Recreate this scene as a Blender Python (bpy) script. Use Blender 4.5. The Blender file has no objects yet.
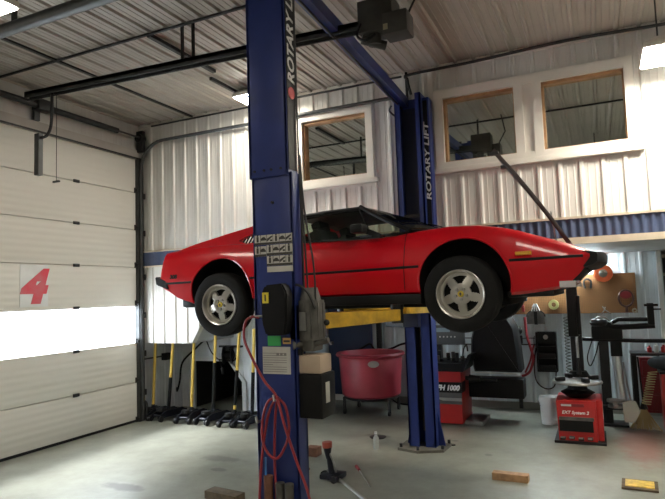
import bpy, bmesh, math, random
import numpy as np
from mathutils import Vector, Matrix
random.seed(7)
PI = math.pi
S = bpy.context.scene
COL = S.collection

# ---------------------------------------------------------------- camera, world, light, exposure
f_px, pitch, roll, yaw = 570.134, 0.0775, -0.034, 0.4336
CAM = Vector((6.6508, -7.0219, 1.88))
cd = bpy.data.cameras.new('camera'); cam = bpy.data.objects.new('camera', cd); COL.objects.link(cam)
cy_, sy_, cp_, sp_ = math.cos(yaw), math.sin(yaw), math.cos(pitch), math.sin(pitch)
F = Vector((-sy_*cp_, cy_*cp_, sp_)); R0 = Vector((cy_, sy_, 0)); U0 = R0.cross(F)
R1 = math.cos(roll)*R0 + math.sin(roll)*U0; U1 = -math.sin(roll)*R0 + math.cos(roll)*U0
m = Matrix((R1, U1, -F)).transposed().to_4x4(); m.translation = CAM
cam.matrix_world = m
cd.sensor_width = 36; cd.lens = 36*f_px/665; cd.clip_end = 100; cd.clip_start = 0.05
S.camera = cam
w = bpy.data.worlds.new('world'); S.world = w; w.use_nodes = True
w.node_tree.nodes['Background'].inputs[0].default_value = (0.8, 0.9, 1, 1)
w.node_tree.nodes['Background'].inputs[1].default_value = 13.0
S.view_settings.view_transform = 'Standard'; S.view_settings.look = 'None'
S.view_settings.gamma = 1; S.view_settings.use_curve_mapping = False
S.view_settings.exposure = 0.0
LAMP_W = 18.0
WALL_LAMP_W = 88.0          # emission strength of the high bay lenses
DAY_W = 14.0            # daylight through the translucent door panels
RECESS_W = 260.0         # tube lamp under the overhang
sl = bpy.data.lights.new('hazy_sun', 'SUN'); sl.energy = 42; sl.angle = math.radians(28); sl.color = (.95, .98, 1)
so = bpy.data.objects.new('hazy_sun', sl); COL.objects.link(so); so.location = (-5, -3, 8)
so.rotation_euler = Vector((-.68, -.10, .73)).to_track_quat('Z', 'Y').to_euler()
def area(name, loc, sx, sy, power, col, rot=(0, 0, 0)):
    l = bpy.data.lights.new(name, 'AREA'); l.shape = 'RECTANGLE'; l.size = sx; l.size_y = sy; l.energy = power; l.color = col
    o = bpy.data.objects.new(name, l); o.location = loc; o.rotation_euler = rot; COL.objects.link(o); return o

# ---------------------------------------------------------------- materials
MATS = {}
def mat(name, col, rough=.6, metal=0., var=.0, scale=4., bump=0., bscale=30., coat=0., spec=.5, trans=0., var2=None):
    if name in MATS: return MATS[name]
    M = bpy.data.materials.new(name); M.use_nodes = True; nt = M.node_tree; b = nt.nodes['Principled BSDF']
    b.inputs['Base Color'].default_value = (*col, 1); b.inputs['Roughness'].default_value = rough
    b.inputs['Metallic'].default_value = metal; b.inputs['Coat Weight'].default_value = coat
    b.inputs['Coat Roughness'].default_value = .04; b.inputs['Specular IOR Level'].default_value = spec
    tc = nt.nodes.new('ShaderNodeTexCoord')
    if var > 0:
        n = nt.nodes.new('ShaderNodeTexNoise'); n.inputs['Scale'].default_value = scale; n.inputs['Detail'].default_value = 6
        nt.links.new(tc.outputs['Object'], n.inputs['Vector'])
        r = nt.nodes.new('ShaderNodeValToRGB'); r.color_ramp.elements[0].position = .35; r.color_ramp.elements[1].position = .65
        lo = [c*(1-var) for c in col] if var2 is None else var2
        r.color_ramp.elements[0].color = (*lo, 1); r.color_ramp.elements[1].color = (*[min(1, c*(1+var*.4)) for c in col], 1)
        nt.links.new(n.outputs['Fac'], r.inputs['Fac']); nt.links.new(r.outputs['Color'], b.inputs['Base Color'])
    if bump > 0:
        n2 = nt.nodes.new('ShaderNodeTexNoise'); n2.inputs['Scale'].default_value = bscale; n2.inputs['Detail'].default_value = 4
        nt.links.new(tc.outputs['Object'], n2.inputs['Vector'])
        bp = nt.nodes.new('ShaderNodeBump'); bp.inputs['Strength'].default_value = bump; bp.inputs['Distance'].default_value = .01
        nt.links.new(n2.outputs['Fac'], bp.inputs['Height']); nt.links.new(bp.outputs['Normal'], b.inputs['Normal'])
    MATS[name] = M; return M
def emit(name, col, s):
    M = bpy.data.materials.new(name); M.use_nodes = True; nt = M.node_tree
    b = nt.nodes['Principled BSDF']; b.inputs['Base Color'].default_value = (*col, 1)
    b.inputs['Emission Color'].default_value = (*col, 1); b.inputs['Emission Strength'].default_value = s; return M
def glass(name, tint, refl, rough=.02):
    M = bpy.data.materials.new(name); M.use_nodes = True; nt = M.node_tree; nt.nodes.clear()
    o = nt.nodes.new('ShaderNodeOutputMaterial'); mx = nt.nodes.new('ShaderNodeMixShader')
    t = nt.nodes.new('ShaderNodeBsdfTransparent'); t.inputs[0].default_value = (*tint, 1)
    g = nt.nodes.new('ShaderNodeBsdfGlossy'); g.inputs['Roughness'].default_value = rough; g.inputs['Color'].default_value = (.9, .95, .9, 1)
    mx.inputs[0].default_value = refl
    nt.links.new(t.outputs[0], mx.inputs[1]); nt.links.new(g.outputs[0], mx.inputs[2]); nt.links.new(mx.outputs[0], o.inputs[0]); return M

m_wall = mat('white_wall_metal', (.60, .585, .55), .38, 0, .07, 1.5, .04, 6)
m_recess = mat('recess_wall_metal', (.68, .77, .81), .4, 0, .12, 2.5, .05, 6)
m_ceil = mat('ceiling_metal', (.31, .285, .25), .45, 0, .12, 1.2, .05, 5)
m_trimw = mat('white_trim', (.66, .63, .57), .45, 0, .05, 3)
m_door = mat('door_panel_cream', (.60, .58, .52), .5, 0, .05, 1.5)
m_hdr = mat('header_grey', (.33, .31, .28), .5, 0, .1, 3)
m_navy = mat('navy_stripe', (.055, .075, .14), .45, 0, .1, 3)
m_tan = mat('tan_trim', (.50, .43, .33), .6, 0, .15, 5)
m_wood = mat('jamb_wood', (.36, .20, .09), .6, 0, .3, 8)
m_blue = mat('lift_blue', (.013, .028, .15), .38, 0, .12, 5, .02, 20)
m_bluedark = mat('lift_blue_inner', (.008, .012, .04), .5, 0, .2, 5)
m_dark = mat('dark_steel', (.018, .018, .019), .5, .3, .3, 9)
m_rail = mat('rail_steel', (.055, .058, .058), .45, .5, .2, 9)
m_black = mat('black_plastic', (.006, .006, .0065), .45, 0, .2, 9, spec=.25)
m_void = mat('black_matt', (.008, .008, .008), .9)
m_rubber = mat('tyre_rubber', (.008, .0078, .0075), .8, 0, .15, 12, .1, 60, spec=.25)
m_steel = mat('steel', (.42, .42, .41), .3, .9, .15, 8)
m_alloy = mat('alloy_wheel', (.52, .50, .46), .28, .75, .08, 8)
m_red = mat('car_red', (.50, .001, .008), .32, 0, 0, coat=.5, spec=.25)
m_mred = mat('machine_red', (.42, .02, .02), .35, 0, .12, 6)
m_tub = mat('tub_red', (.42, .045, .07), .45, 0, .15, 5)
m_yel = mat('arm_yellow', (.75, .46, .035), .45, 0, .3, 9, var2=(.48, .28, .025))
m_hyel = mat('handle_yellow', (.75, .52, .10), .45, 0, .1, 5)
m_motor = mat('motor_grey', (.11, .105, .095), .5, .3, .3, 12, .05, 40)
m_tank = mat('tank_tan', (.46, .36, .27), .4, 0, .1, 6)
m_paper = mat('paper', (.52, .50, .46), .6, 0, .08, 12)
m_ink = mat('ink', (.05, .045, .04), .6)
m_white = mat('white_plastic', (.65, .67, .66), .4, 0, .08, 6)
m_hose = mat('red_hose', (.26, .02, .028), .45, 0, .1, 10)
m_peg = mat('pegboard_brown', (.27, .125, .04), .65, 0, .15, 3)
m_org = mat('reel_orange', (.85, .16, .05), .45)
m_int = mat('interior_black', (.006, .006, .0055), .7, spec=.25)
m_let = mat('lettering_white', (.62, .62, .60), .5)
m_lamp = emit('lamp_lens', (1, .93, .80), LAMP_W)
m_lamp2 = emit('lamp_lens_bright', (1, .93, .80), WALL_LAMP_W)
m_day = emit('daylit_panel', (.93, .98, 1), DAY_W)
m_tube = emit('tube_lamp', (.82, .95, 1), RECESS_W)
g_win = glass('window_glass', (.55, .62, .55), .85)
g_car = glass('car_glass', (.72, .78, .70), .06)

# ---------------------------------------------------------------- mesh helpers
class B:
    def __init__(s): s.bm = bmesh.new()
    def _mk(s, vs, fs, mi=0):
        V = [s.bm.verts.new(v) for v in vs]
        for f in fs:
            try:
                F_ = s.bm.faces.new([V[i] for i in f]); F_.material_index = mi
            except ValueError: pass
        return V
    def box(s, x0, x1, y0, y1, z0, z1, bev=0, M=None, mi=0):
        vs = [Vector((x, y, z)) for x in (x0, x1) for y in (y0, y1) for z in (z0, z1)]
        if M is not None: vs = [M @ v for v in vs]
        fs = [(0,1,3,2),(4,6,7,5),(0,4,5,1),(2,3,7,6),(0,2,6,4),(1,5,7,3)]
        V = s._mk(vs, fs, mi)
        if bev > 0:
            es = list({e for v in V for e in v.link_edges})
            bmesh.ops.bevel(s.bm, geom=es, offset=bev, segments=2, affect='EDGES', profile=.6)
        return s
    def cyl(s, p0, p1, r0, r1=None, n=16, mi=0, cap=True):
        p0 = Vector(p0); p1 = Vector(p1); r1 = r0 if r1 is None else r1
        d = (p1-p0).normalized(); a = d.orthogonal().normalized(); b = d.cross(a)
        vs = []
        for p, r in ((p0, r0), (p1, r1)):
            for i in range(n):
                t = 2*PI*i/n; vs.append(p+(a*math.cos(t)+b*math.sin(t))*r)
        fs = [(i, (i+1) % n, n+(i+1) % n, n+i) for i in range(n)]
        if cap: fs += [tuple(range(n-1, -1, -1)), tuple(range(n, 2*n))]
        s._mk(vs, fs, mi); return s
    def tube(s, pts, r, n=8, closed=False, mi=0):
        P = [Vector(p) for p in pts]; N = len(P); rings = []; pa = None
        rr = r if isinstance(r, (list, tuple)) else [r]*N
        for i in range(N):
            if closed: d = P[(i+1) % N]-P[i-1]
            else: d = P[min(i+1, N-1)]-P[max(i-1, 0)]
            d.normalize()
            a = d.orthogonal().normalized() if pa is None else (pa-d*pa.dot(d)).normalized()
            pa = a; b = d.cross(a)
            rings.append([P[i]+(a*math.cos(2*PI*k/n)+b*math.sin(2*PI*k/n))*rr[i] for k in range(n)])
        vs = [v for q in rings for v in q]; fs = []
        for i in range(N if closed else N-1):
            j = (i+1) % N
            for k in range(n): fs.append((i*n+k, i*n+(k+1) % n, j*n+(k+1) % n, j*n+k))
        if not closed: fs += [tuple(range(n-1, -1, -1)), tuple(range((N-1)*n, N*n))]
        s._mk(vs, fs, mi); return s
    def lathe(s, prof, c, ax=(0, 0, 1), n=32, mi=0):
        c = Vector(c); d = Vector(ax).normalized(); a = d.orthogonal().normalized(); b = d.cross(a)
        vs = []; m_ = len(prof)
        for i in range(n):
            t = 2*PI*i/n; e = a*math.cos(t)+b*math.sin(t)
            for r, h in prof: vs.append(c+d*h+e*max(r, 1e-4))
        fs = []
        for i in range(n):
            j = (i+1) % n
            for k in range(m_-1): fs.append((i*m_+k, j*m_+k, j*m_+k+1, i*m_+k+1))
        s._mk(vs, fs, mi); return s
    def prism(s, poly, ax, a, b, mi=0):     # poly in the two other axes
        def P(u, v, t):
            return {'x': (t, u, v), 'y': (u, t, v), 'z': (u, v, t)}[ax]
        n = len(poly)
        vs = [P(u, v, a) for u, v in poly]+[P(u, v, b) for u, v in poly]
        fs = [tuple(range(n)), tuple(range(2*n-1, n-1, -1))]+[(i, n+i, n+(i+1) % n, (i+1) % n) for i in range(n)]
        s._mk(vs, fs, mi); return s
    def sph(s, c, r, sc=(1, 1, 1), n=14, mi=0):
        m_ = Matrix.Translation(c) @ Matrix.Diagonal((*[r*k for k in sc], 1))
        r_ = bmesh.ops.create_uvsphere(s.bm, u_segments=n, v_segments=n//2+2, radius=1, matrix=m_)
        return s
    def grid(s, rows, mi=0, cl=False):
        n = len(rows[0]); vs = [v for r in rows for v in r]; fs = []
        for i in range(len(rows)-1):
            for k in range(n if cl else n-1): fs.append((i*n+k, i*n+(k+1) % n, (i+1)*n+(k+1) % n, (i+1)*n+k))
        s._mk(vs, fs, mi); return s
    def build(s, name, material, parent=None, smooth=True, weld=False, ang=35, origin=None):
        if weld: bmesh.ops.remove_doubles(s.bm, verts=s.bm.verts, dist=1e-4)
        bmesh.ops.recalc_face_normals(s.bm, faces=s.bm.faces)
        if origin is not None: bmesh.ops.translate(s.bm, verts=s.bm.verts, vec=-Vector(origin))
        me = bpy.data.meshes.new(name); s.bm.to_mesh(me); s.bm.free()
        for M_ in (material if isinstance(material, (list, tuple)) else [material]): me.materials.append(M_)
        if smooth:
            me.shade_smooth(); me.set_sharp_from_angle(angle=math.radians(ang))
        o = bpy.data.objects.new(name, me); COL.objects.link(o)
        if origin is not None: o.location = origin
        if parent is not None: att(o, parent)
        return o
WL = {}
def wloc(o):
    v = Vector(o.location)
    while o.parent: o = o.parent; v = v+Vector(o.location)
    return v
def att(o, parent):
    o.parent = parent; o.location = Vector(o.location)-wloc(parent)
def thing(name, label, cat, loc, group=None):
    o = bpy.data.objects.new(name, None); COL.objects.link(o); o.location = loc; o.empty_display_size = .1
    return tag(o, label, cat, group)
def tag(o, label, cat, group=None):
    o['label'] = label; o['category'] = cat
    if group: o['group'] = group
    return o
def struct(o): o['kind'] = 'structure'; return o
def text(name, s, size, M4, material, parent, ext=.002, shear=0, bold=0, align='LEFT'):
    c = bpy.data.curves.new(name, 'FONT'); c.body = s; c.size = size; c.extrude = ext; c.shear = shear; c.offset = bold
    c.align_x = align; c.resolution_u = 3
    o = bpy.data.objects.new(name, c); COL.objects.link(o)
    dg = bpy.context.evaluated_depsgraph_get(); me = bpy.data.meshes.new_from_object(o.evaluated_get(dg))
    bpy.data.objects.remove(o); me.name = name; me.materials.clear(); me.materials.append(material)
    me.transform(M4)
    o = bpy.data.objects.new(name, me); COL.objects.link(o)
    if parent is not None: att(o, parent)
    return o
def frame(o, x, y):     # matrix from origin and text x/y directions
    x = Vector(x).normalized(); y = Vector(y).normalized(); z = x.cross(y)
    m_ = Matrix((x, y, z)).transposed().to_4x4(); m_.translation = o; return m_
def copy_tree(o, parent=None):
    c = o.copy(); COL.objects.link(c); c.parent = parent
    for ch in [k for k in bpy.data.objects if k.parent == o]: copy_tree(ch, c)
    return c
def rotz(a, c): c = Vector(c); return Matrix.Translation(c) @ Matrix.Rotation(a, 4, 'Z') @ Matrix.Translation(-c)
def smoothpath(pts, k=6):
    P = [Vector(p) for p in pts]; out = []
    for i in range(len(P)-1):
        a, b, c, d = P[max(i-1, 0)], P[i], P[i+1], P[min(i+2, len(P)-1)]
        for j in range(k):
            t = j/k
            out.append(.5*((2*b)+(-a+c)*t+(2*a-5*b+4*c-d)*t*t+(-a+3*b-3*c+d)*t**3))
    out.append(P[-1]); return out

# ---------------------------------------------------------------- room shell
H = 4.73
RIB = .226
def rib_offsets(u0, u1, pitch_=RIB, h=.022, minor=.003):
    """break points (u, depth) of a ribbed sheet between u0 and u1"""
    ev = []
    k0 = int(math.floor(u0/pitch_))-1; k1 = int(math.ceil(u1/pitch_))+1
    for k in range(k0, k1):
        c = k*pitch_
        ev += [(c-.030, 0), (c-.014, h), (c+.014, h), (c+.030, 0)]
        for q in (1/3, 2/3):
            d = c+pitch_*q
            ev += [(d-.010, 0), (d-.004, minor), (d+.004, minor), (d+.010, 0)]
    ev.sort(); us = [e[0] for e in ev]; ds = [e[1] for e in ev]
    pts = [(u0, float(np.interp(u0, us, ds)))]+[e for e in ev if u0 < e[0] < u1]+[(u1, float(np.interp(u1, us, ds)))]
    return pts
def ribwall(b, u0, u1, z0, z1, fn, **kw):
    P = rib_offsets(u0, u1, **kw)
    z0f = z0 if callable(z0) else (lambda u: z0)
    b.grid([[fn(u, z0f(u), d) for u, d in P], [fn(u, z1, d) for u, d in P]])

# floor
M = bpy.data.materials.new('concrete_floor'); M.use_nodes = True; nt = M.node_tree; bs = nt.nodes['Principled BSDF']
tc = nt.nodes.new('ShaderNodeTexCoord')
def noise(sc, det=6, rough=.55):
    n = nt.nodes.new('ShaderNodeTexNoise'); n.inputs['Scale'].default_value = sc; n.inputs['Detail'].default_value = det
    n.inputs['Roughness'].default_value = rough; nt.links.new(tc.outputs['Object'], n.inputs['Vector']); return n
def ramp(src, p0, c0, p1, c1):
    r = nt.nodes.new('ShaderNodeValToRGB'); r.color_ramp.elements[0].position = p0; r.color_ramp.elements[1].position = p1
    r.color_ramp.elements[0].color = (*c0, 1); r.color_ramp.elements[1].color = (*c1, 1); nt.links.new(src, r.inputs['Fac']); return r
def mixc(fac, a, b_, mode='MIX'):
    x = nt.nodes.new('ShaderNodeMix'); x.data_type = 'RGBA'; x.blend_type = mode
    if isinstance(fac, float): x.inputs[0].default_value = fac
    else: nt.links.new(fac, x.inputs[0])
    for i, v in ((6, a), (7, b_)):
        if isinstance(v, tuple): x.inputs[i].default_value = (*v, 1)
        else: nt.links.new(v, x.inputs[i])
    return x.outputs[2]
base = ramp(noise(.5, 1, .4).outputs['Fac'], .2, (.21, .215, .175), .8, (.34, .345, .29)).outputs[0]
fine = ramp(noise(3, 10, .68).outputs['Fac'], .28, (.62, .62, .60), .72, (1, 1, 1)).outputs[0]
c1 = mixc(1.0, base, fine, 'MULTIPLY')
st = ramp(noise(11, 9, .8).outputs['Fac'], .58, (0, 0, 0), .75, (1, 1, 1)).outputs[0]
stf = nt.nodes.new('ShaderNodeMath'); stf.operation = 'MULTIPLY'; stf.inputs[1].default_value = .45; nt.links.new(st, stf.inputs[0])
c2 = mixc(stf.outputs[0], c1, (.10, .095, .08))
# oil spots and a soft-edged red patch on the right
def spot(cx, cy, rx, ry, soft, fac):
    sep = nt.nodes.new('ShaderNodeMapping'); sep.vector_type = 'POINT'
    sep.inputs['Location'].default_value = (-cx/rx, -cy/ry, 0); sep.inputs['Scale'].default_value = (1/rx, 1/ry, 0)
    nt.links.new(tc.outputs['Object'], sep.inputs['Vector'])
    g = nt.nodes.new('ShaderNodeVectorMath'); g.operation = 'LENGTH'; nt.links.new(sep.outputs[0], g.inputs[0])
    n = noise(6, 5); a = nt.nodes.new('ShaderNodeMath'); a.operation = 'MULTIPLY_ADD'
    nt.links.new(n.outputs['Fac'], a.inputs[0]); a.inputs[1].default_value = 1.0; nt.links.new(g.outputs['Value'], a.inputs[2])
    r = nt.nodes.new('ShaderNodeMapRange'); r.inputs['From Min'].default_value = 1.5; r.inputs['From Max'].default_value = 1.5-soft
    r.inputs['To Max'].default_value = fac; nt.links.new(a.outputs[0], r.inputs['Value']); return r.outputs[0]
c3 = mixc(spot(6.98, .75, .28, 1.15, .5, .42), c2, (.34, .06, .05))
for sp in ((2.15, -2.55, .30, .12, .4, .75), (2.75, -1.75, .12, .06, .3, .6), (5.4, -.3, .05, .05, .4, .6), (2.5, -1.4, .35, .12, .4, .5), (3.9, .14, .22, .1, .4, .7), (4.9, .2, .06, .05, .4, .8), (1.6, -3.2, .4, .2, .6, .4)):
    c3 = mixc(spot(*sp), c3, (.07, .07, .06))
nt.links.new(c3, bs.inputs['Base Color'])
rr = ramp(noise(.7, 1).outputs['Fac'], .1, (.31,)*3, .9, (.38,)*3); nt.links.new(rr.outputs[0], bs.inputs['Roughness'])
bp = nt.nodes.new('ShaderNodeBump'); bp.inputs['Strength'].default_value = .06; bp.inputs['Distance'].default_value = .01
nt.links.new(noise(30, 4).outputs['Fac'], bp.inputs['Height']); nt.links.new(bp.outputs[0], bs.inputs['Normal'])
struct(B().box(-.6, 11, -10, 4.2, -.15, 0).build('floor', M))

# ceiling: ribs run front to back
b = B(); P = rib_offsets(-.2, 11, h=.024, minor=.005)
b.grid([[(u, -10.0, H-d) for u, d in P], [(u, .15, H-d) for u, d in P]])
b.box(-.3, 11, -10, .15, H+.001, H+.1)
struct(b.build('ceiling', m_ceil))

# back wall with its two window openings
W1 = (3.0, 3.96, 3.46, 4.30); W2 = (5.01, 5.87, 3.47, 4.285); W3 = (6.18, 7.05, 3.47, 4.285)
b = B(); fn = lambda u, z, d: (u, -d, z)
diag = lambda u: 1.2 if u <= .99 else (1.2+(u-.99)*1.56 if u < 1.26 else 1.62)
ZB = 2.415
for a_, c_ in ((-.12, .99), (.99, 1.26), (1.26, 2.1)): ribwall(b, a_, c_, diag, 3.30, fn)
ribwall(b, 2.1, 11, ZB, 3.30, fn)
ribwall(b, -.12, 11, 4.42, H+.05, fn)
for a_, c_ in ((-.12, 3.0), (4.04, 4.92), (7.12, 11)): ribwall(b, a_, c_, 3.30, 4.42, fn)
b.box(-.3, .99, .002, .10, 1.2, 2.4); b.box(.99, 2.1, .002, .10, 1.62, 2.4)
b.prism([(.99, 1.2), (1.26, 1.62), (.99, 1.62)], 'y', .002, .10)
b.box(-.3, 3.0, .002, .10, 2.4, H); b.box(3.0, 11, .002, .10, 2.42, 3.40); b.box(3.0, 11, .002, .10, 4.36, H)
b.box(4.04, 4.92, .002, .10, 3.40, 4.36); b.box(7.12, 11, .002, .10, 3.40, 4.36)
struct(b.build('wall_back', m_wall, ang=15))

# window rooms, frames, panes
def window(name, openings, outer, sill):
    x0, x1, z0, z1 = outer
    b = B()
    b.box(x0, x1, -.045, -.0, openings[0][3], z1)
    b.box(x0, x1, -.045, -.0, z0, openings[0][2])
    edges = [x0]+[e for o_ in openings for e in (o_[0], o_[1])]+[x1]
    for i in range(0, len(edges), 2):
        if len(openings) == 2 and i == 2:
            b.box(edges[2], edges[2]+.10, -.045, 0, openings[0][2], openings[0][3]); b.box(edges[3]-.10, edges[3], -.045, 0, openings[0][2], openings[0][3])
            b.box(edges[2]+.10, edges[3]-.10, -.022, 0, openings[0][2], openings[0][3])
        else: b.box(edges[i], edges[i+1], -.045, 0, openings[0][2], openings[0][3])
    o = struct(b.build(name, m_trimw, smooth=False))
    B().box(x0-.04, x1+.06, -.075, 0, z0-.05, z0+.015, .008).build('window_sill', m_trimw, o)
    b = B(); t = .035
    for (a0, a1, c0, c1) in openings:
        b.box(a0-.02, a1+.02, 0, .12, c1-t, c1); b.box(a0-.02, a0+t*.8, 0, .12, c0, c1); b.box(a1-t*.4, a1+.02, 0, .12, c0, c1); b.box(a0, a1, 0, .12, c0, c0+.015)
    B_ = b.build('window_jamb', m_wood, o, smooth=False)
    for (a0, a1, c0, c1) in openings:
        B().box(a0, a1, .06, .066, c0, c1).build('window_pane', g_win, o, smooth=False)
    return o
window('window_1', [W1], (2.92, 4.06, 3.38, 4.40), 0)
window('window_2', [W2, W3], (4.90, 7.14, 3.38, 4.40), 0)
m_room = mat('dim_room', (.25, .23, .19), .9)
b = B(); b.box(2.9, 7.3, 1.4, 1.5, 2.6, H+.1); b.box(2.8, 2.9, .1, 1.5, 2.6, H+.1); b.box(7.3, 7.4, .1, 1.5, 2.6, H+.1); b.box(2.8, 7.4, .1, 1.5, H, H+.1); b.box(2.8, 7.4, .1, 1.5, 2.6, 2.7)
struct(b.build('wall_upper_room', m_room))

# navy stripe (corrugated), trims
b = B(); xs = np.arange(-.12, 11, .0125)
b.grid([[(x, -.042-.012*math.sin(x*2*PI/.09)*(1 if x > 4.9 else .15), z) for x in xs] for z in (2.42, 2.635)])
struct(b.build('trim_1', m_navy, ang=60))
struct(B().box(-.12, 11, -.06, -.0, 2.635, 2.66).build('trim_2', m_tan, smooth=False))
b = B(); b.box(2.1, 11, -.062, .0, 2.345, 2.42); b.box(-.12, 2.1, -.06, .0, 2.40, 2.42)
struct(b.build('trim_3', m_tan, smooth=False))
struct(B().box(-.12, 11, -.035, 0, H-.06, H).build('trim_4', m_trimw, smooth=False))

# the recess below the overhang
struct(B().box(2.1, 11, .0, 4.2, 2.345, 2.42).build('ceiling_recess', mat('soffit', (.42, .44, .44), .6, 0, .1, 2)))
b = B()
b.box(-.3, .99, .10, 1.2, 1.2, 1.28)
b.box(1.26, 2.15, .10, 1.2, 1.62, 1.70)
b.prism([(.96, 1.2), (1.26, 1.62), (1.26, 1.70), (.96, 1.28)], 'y', .10, 1.2)
struct(b.build('ceiling_nook', mat('nook_soffit', (.40, .41, .42), .6)))
# nook back wall with dark doorway (chamfered upper corner)
b = B(); fn1 = lambda u, z, d: (u, 1.1-d*.5, z)
NX0, NX1, NZ = .19, 1.17, .80
ribwall(b, -.3, NX0, 0, 1.72, fn1); ribwall(b, NX0, NX1, NZ, 1.72, fn1); ribwall(b, NX1, 2.12, 0, 1.72, fn1)
b.prism([(NX1-.27, NZ), (NX1, NZ), (NX1, NZ-.33)], 'y', 1.085, 1.1)
struct(b.build('wall_nook', mat('nook_wall', (.72, .74, .76), .45, 0, .1, 3), ang=15))
b = B(); b.box(NX0-.06, NX0, 1.05, 1.1, 0, NZ+.06); b.box(NX0, NX1-.25, 1.05, 1.1, NZ, NZ+.07)
b.prism([(NX1-.27, NZ+.07), (NX1+.07, NZ-.33), (NX1, NZ-.33), (NX1-.27, NZ)], 'y', 1.05, 1.1)
b.box(NX1, NX1+.07, 1.05, 1.1, 0, NZ-.33)
struct(b.build('trim_5', m_white, smooth=False))
b = B(); b.box(NX0-.1, NX1+.1, 2.3, 2.4, -.1, 1); b.box(NX0-.1, NX0-.02, 1.12, 2.4, 0, 1); b.box(NX1+.02, NX1+.1, 1.12, 2.4, 0, 1); b.box(NX0-.1, NX1+.1, 1.12, 2.4, .95, 1)
struct(b.build('wall_under_stairs', m_void))
b = B(); fn2 = lambda u, z, d: (-.12+d*.5, u, z)
ribwall(b, 0, 1.1, 0, 1.25, fn2)
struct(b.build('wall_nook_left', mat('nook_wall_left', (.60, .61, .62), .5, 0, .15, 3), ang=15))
# recess walls
b = B(); fn3 = lambda u, z, d: (u, 2.42-d*.7, z)
ribwall(b, 3.05, 7.42, 0, 2.40, fn3); b.box(2.1, 3.06, 2.42, 2.5, 2.12, 2.4)
b.box(2.1, 2.15, .1, 2.45, 0, 2.4); b.box(2.1, 7.5, 2.43, 2.5, 0, 2.4)
struct(b.build('wall_recess', m_recess, ang=15))
o = struct(B().box(2.18, 3.0, 2.34, 2.42, .08, 2.1, .01).build('door_2', mat('navy_door', (.018, .035, .10), .45, 0, .15, 3)))
B().box(2.18, 3.0, 2.33, 2.40, .0, .10).build('kick_plate', m_white, o)
B().cyl((2.25, 2.34, 1.0), (2.25, 2.27, 1.0), .03).build('door_knob', m_steel, o)
struct(B().box(7.42, 7.47, 2.30, 2.44, 0, 2.345).build('trim_6', m_white, smooth=False))
struct(B().box(3.05, 7.36, 2.36, 2.42, 0, .10).build('baseboard_recess', mat('base_grey', (.25, .25, .22), .6)))
b = B(); b.box(7.46, 11, 3.6, 3.7, 0, 2.4); b.box(7.44, 7.5, 2.44, 3.7, 0, 2.4)
struct(b.build('wall_store', mat('store_wall', (.20, .22, .23), .7)))
struct(B().box(11, 11.1, -10, 4.2, 0, H+.1).build('wall_right', m_wall))
struct(B().box(-.25, 11.1, -10.1, -10, 0, H+.1).build('wall_front', m_wall))
b = B(); b.box(-.3, 11.1, 4.2, 4.3, -.15, H+.1); b.box(-.3, 11.1, 1.6, 4.3, H+.1, H+.2); b.box(-.3, 11.1, .1, 4.3, H+.1, H+.2); b.box(-.35, -.25, .05, 4.3, -.1, H+.2); struct(b.build('wall_outer', m_void))

# left wall: strip above the overhead door, sides, header
b = B(); fn4 = lambda u, z, d: (.0+d*.5, u, z)
ribwall(b, -10, 0.1, 4.29, H+.05, fn4, pitch_=.30, h=-.014)
ribwall(b, -10, -4.9, 0, 4.29, fn4); b.box(-.25, -.14, -10, 1.2, 4.25, H+.1); b.box(-.25, -.14, -10, -4.86, 0, 4.3); b.box(-.25, -.14, -.14, 1.2, 0, 4.3)
b.box(-.14, -.002, -10, .1, 4.29, H+.05); b.box(-.14, 0, -.1, 0, 0, 4.3)
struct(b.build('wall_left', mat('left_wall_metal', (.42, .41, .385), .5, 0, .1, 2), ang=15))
struct(B().box(0.0, .05, -10, -.0, 4.15, 4.29).build('trim_7', m_hdr, smooth=False))
struct(B().box(.05, .058, -10, -.0, 4.145, 4.17).build('trim_8', m_dark, smooth=False))
struct(B().box(-.14, .055, -.115, .0, 0, 4.15).build('trim_9', m_rail, smooth=False))
# overhead door: seven sections, one of them translucent
DY0, DY1, SH = -4.85, -.12, .6007
door = None
m_ribs = bpy.data.materials.new('door_ribbed'); m_ribs.use_nodes = True; nt = m_ribs.node_tree; bs = nt.nodes['Principled BSDF']
bs.inputs['Base Color'].default_value = (.62, .605, .55, 1); bs.inputs['Roughness'].default_value = .5
tc2 = nt.nodes.new('ShaderNodeTexCoord'); wv = nt.nodes.new('ShaderNodeTexWave'); wv.bands_direction = 'Z'; wv.inputs['Scale'].default_value = 3.6
nt.links.new(tc2.outputs['Object'], wv.inputs['Vector']); bq = nt.nodes.new('ShaderNodeBump'); bq.inputs['Strength'].default_value = .25; bq.inputs['Distance'].default_value = .01
nt.links.new(wv.outputs['Fac'], bq.inputs['Height']); nt.links.new(bq.outputs[0], bs.inputs['Normal'])
b = B()
for k in range(7):
    if k != 2: b.box(-.05, 0, DY0, DY1, k*SH+.005, (k+1)*SH-.005, .004)
b.box(-.06, -.04, DY0, DY1, 0, 2*SH); b.box(-.06, -.04, DY0, DY1, 3*SH, 7*SH)
door = struct(b.build('door_1', m_ribs))
m_pane = bpy.data.materials.new('translucent_pane'); m_pane.use_nodes = True; nt = m_pane.node_tree; nt.nodes.clear()
o_ = nt.nodes.new('ShaderNodeOutputMaterial'); x1_ = nt.nodes.new('ShaderNodeMixShader'); x1_.inputs[0].default_value = .45
tr_ = nt.nodes.new('ShaderNodeBsdfTransparent'); tl_ = nt.nodes.new('ShaderNodeBsdfTranslucent'); tl_.inputs[0].default_value = (.9, .93, .95, 1)
nt.links.new(tr_.outputs[0], x1_.inputs[1]); nt.links.new(tl_.outputs[0], x1_.inputs[2]); nt.links.new(x1_.outputs[0], o_.inputs[0])
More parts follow.
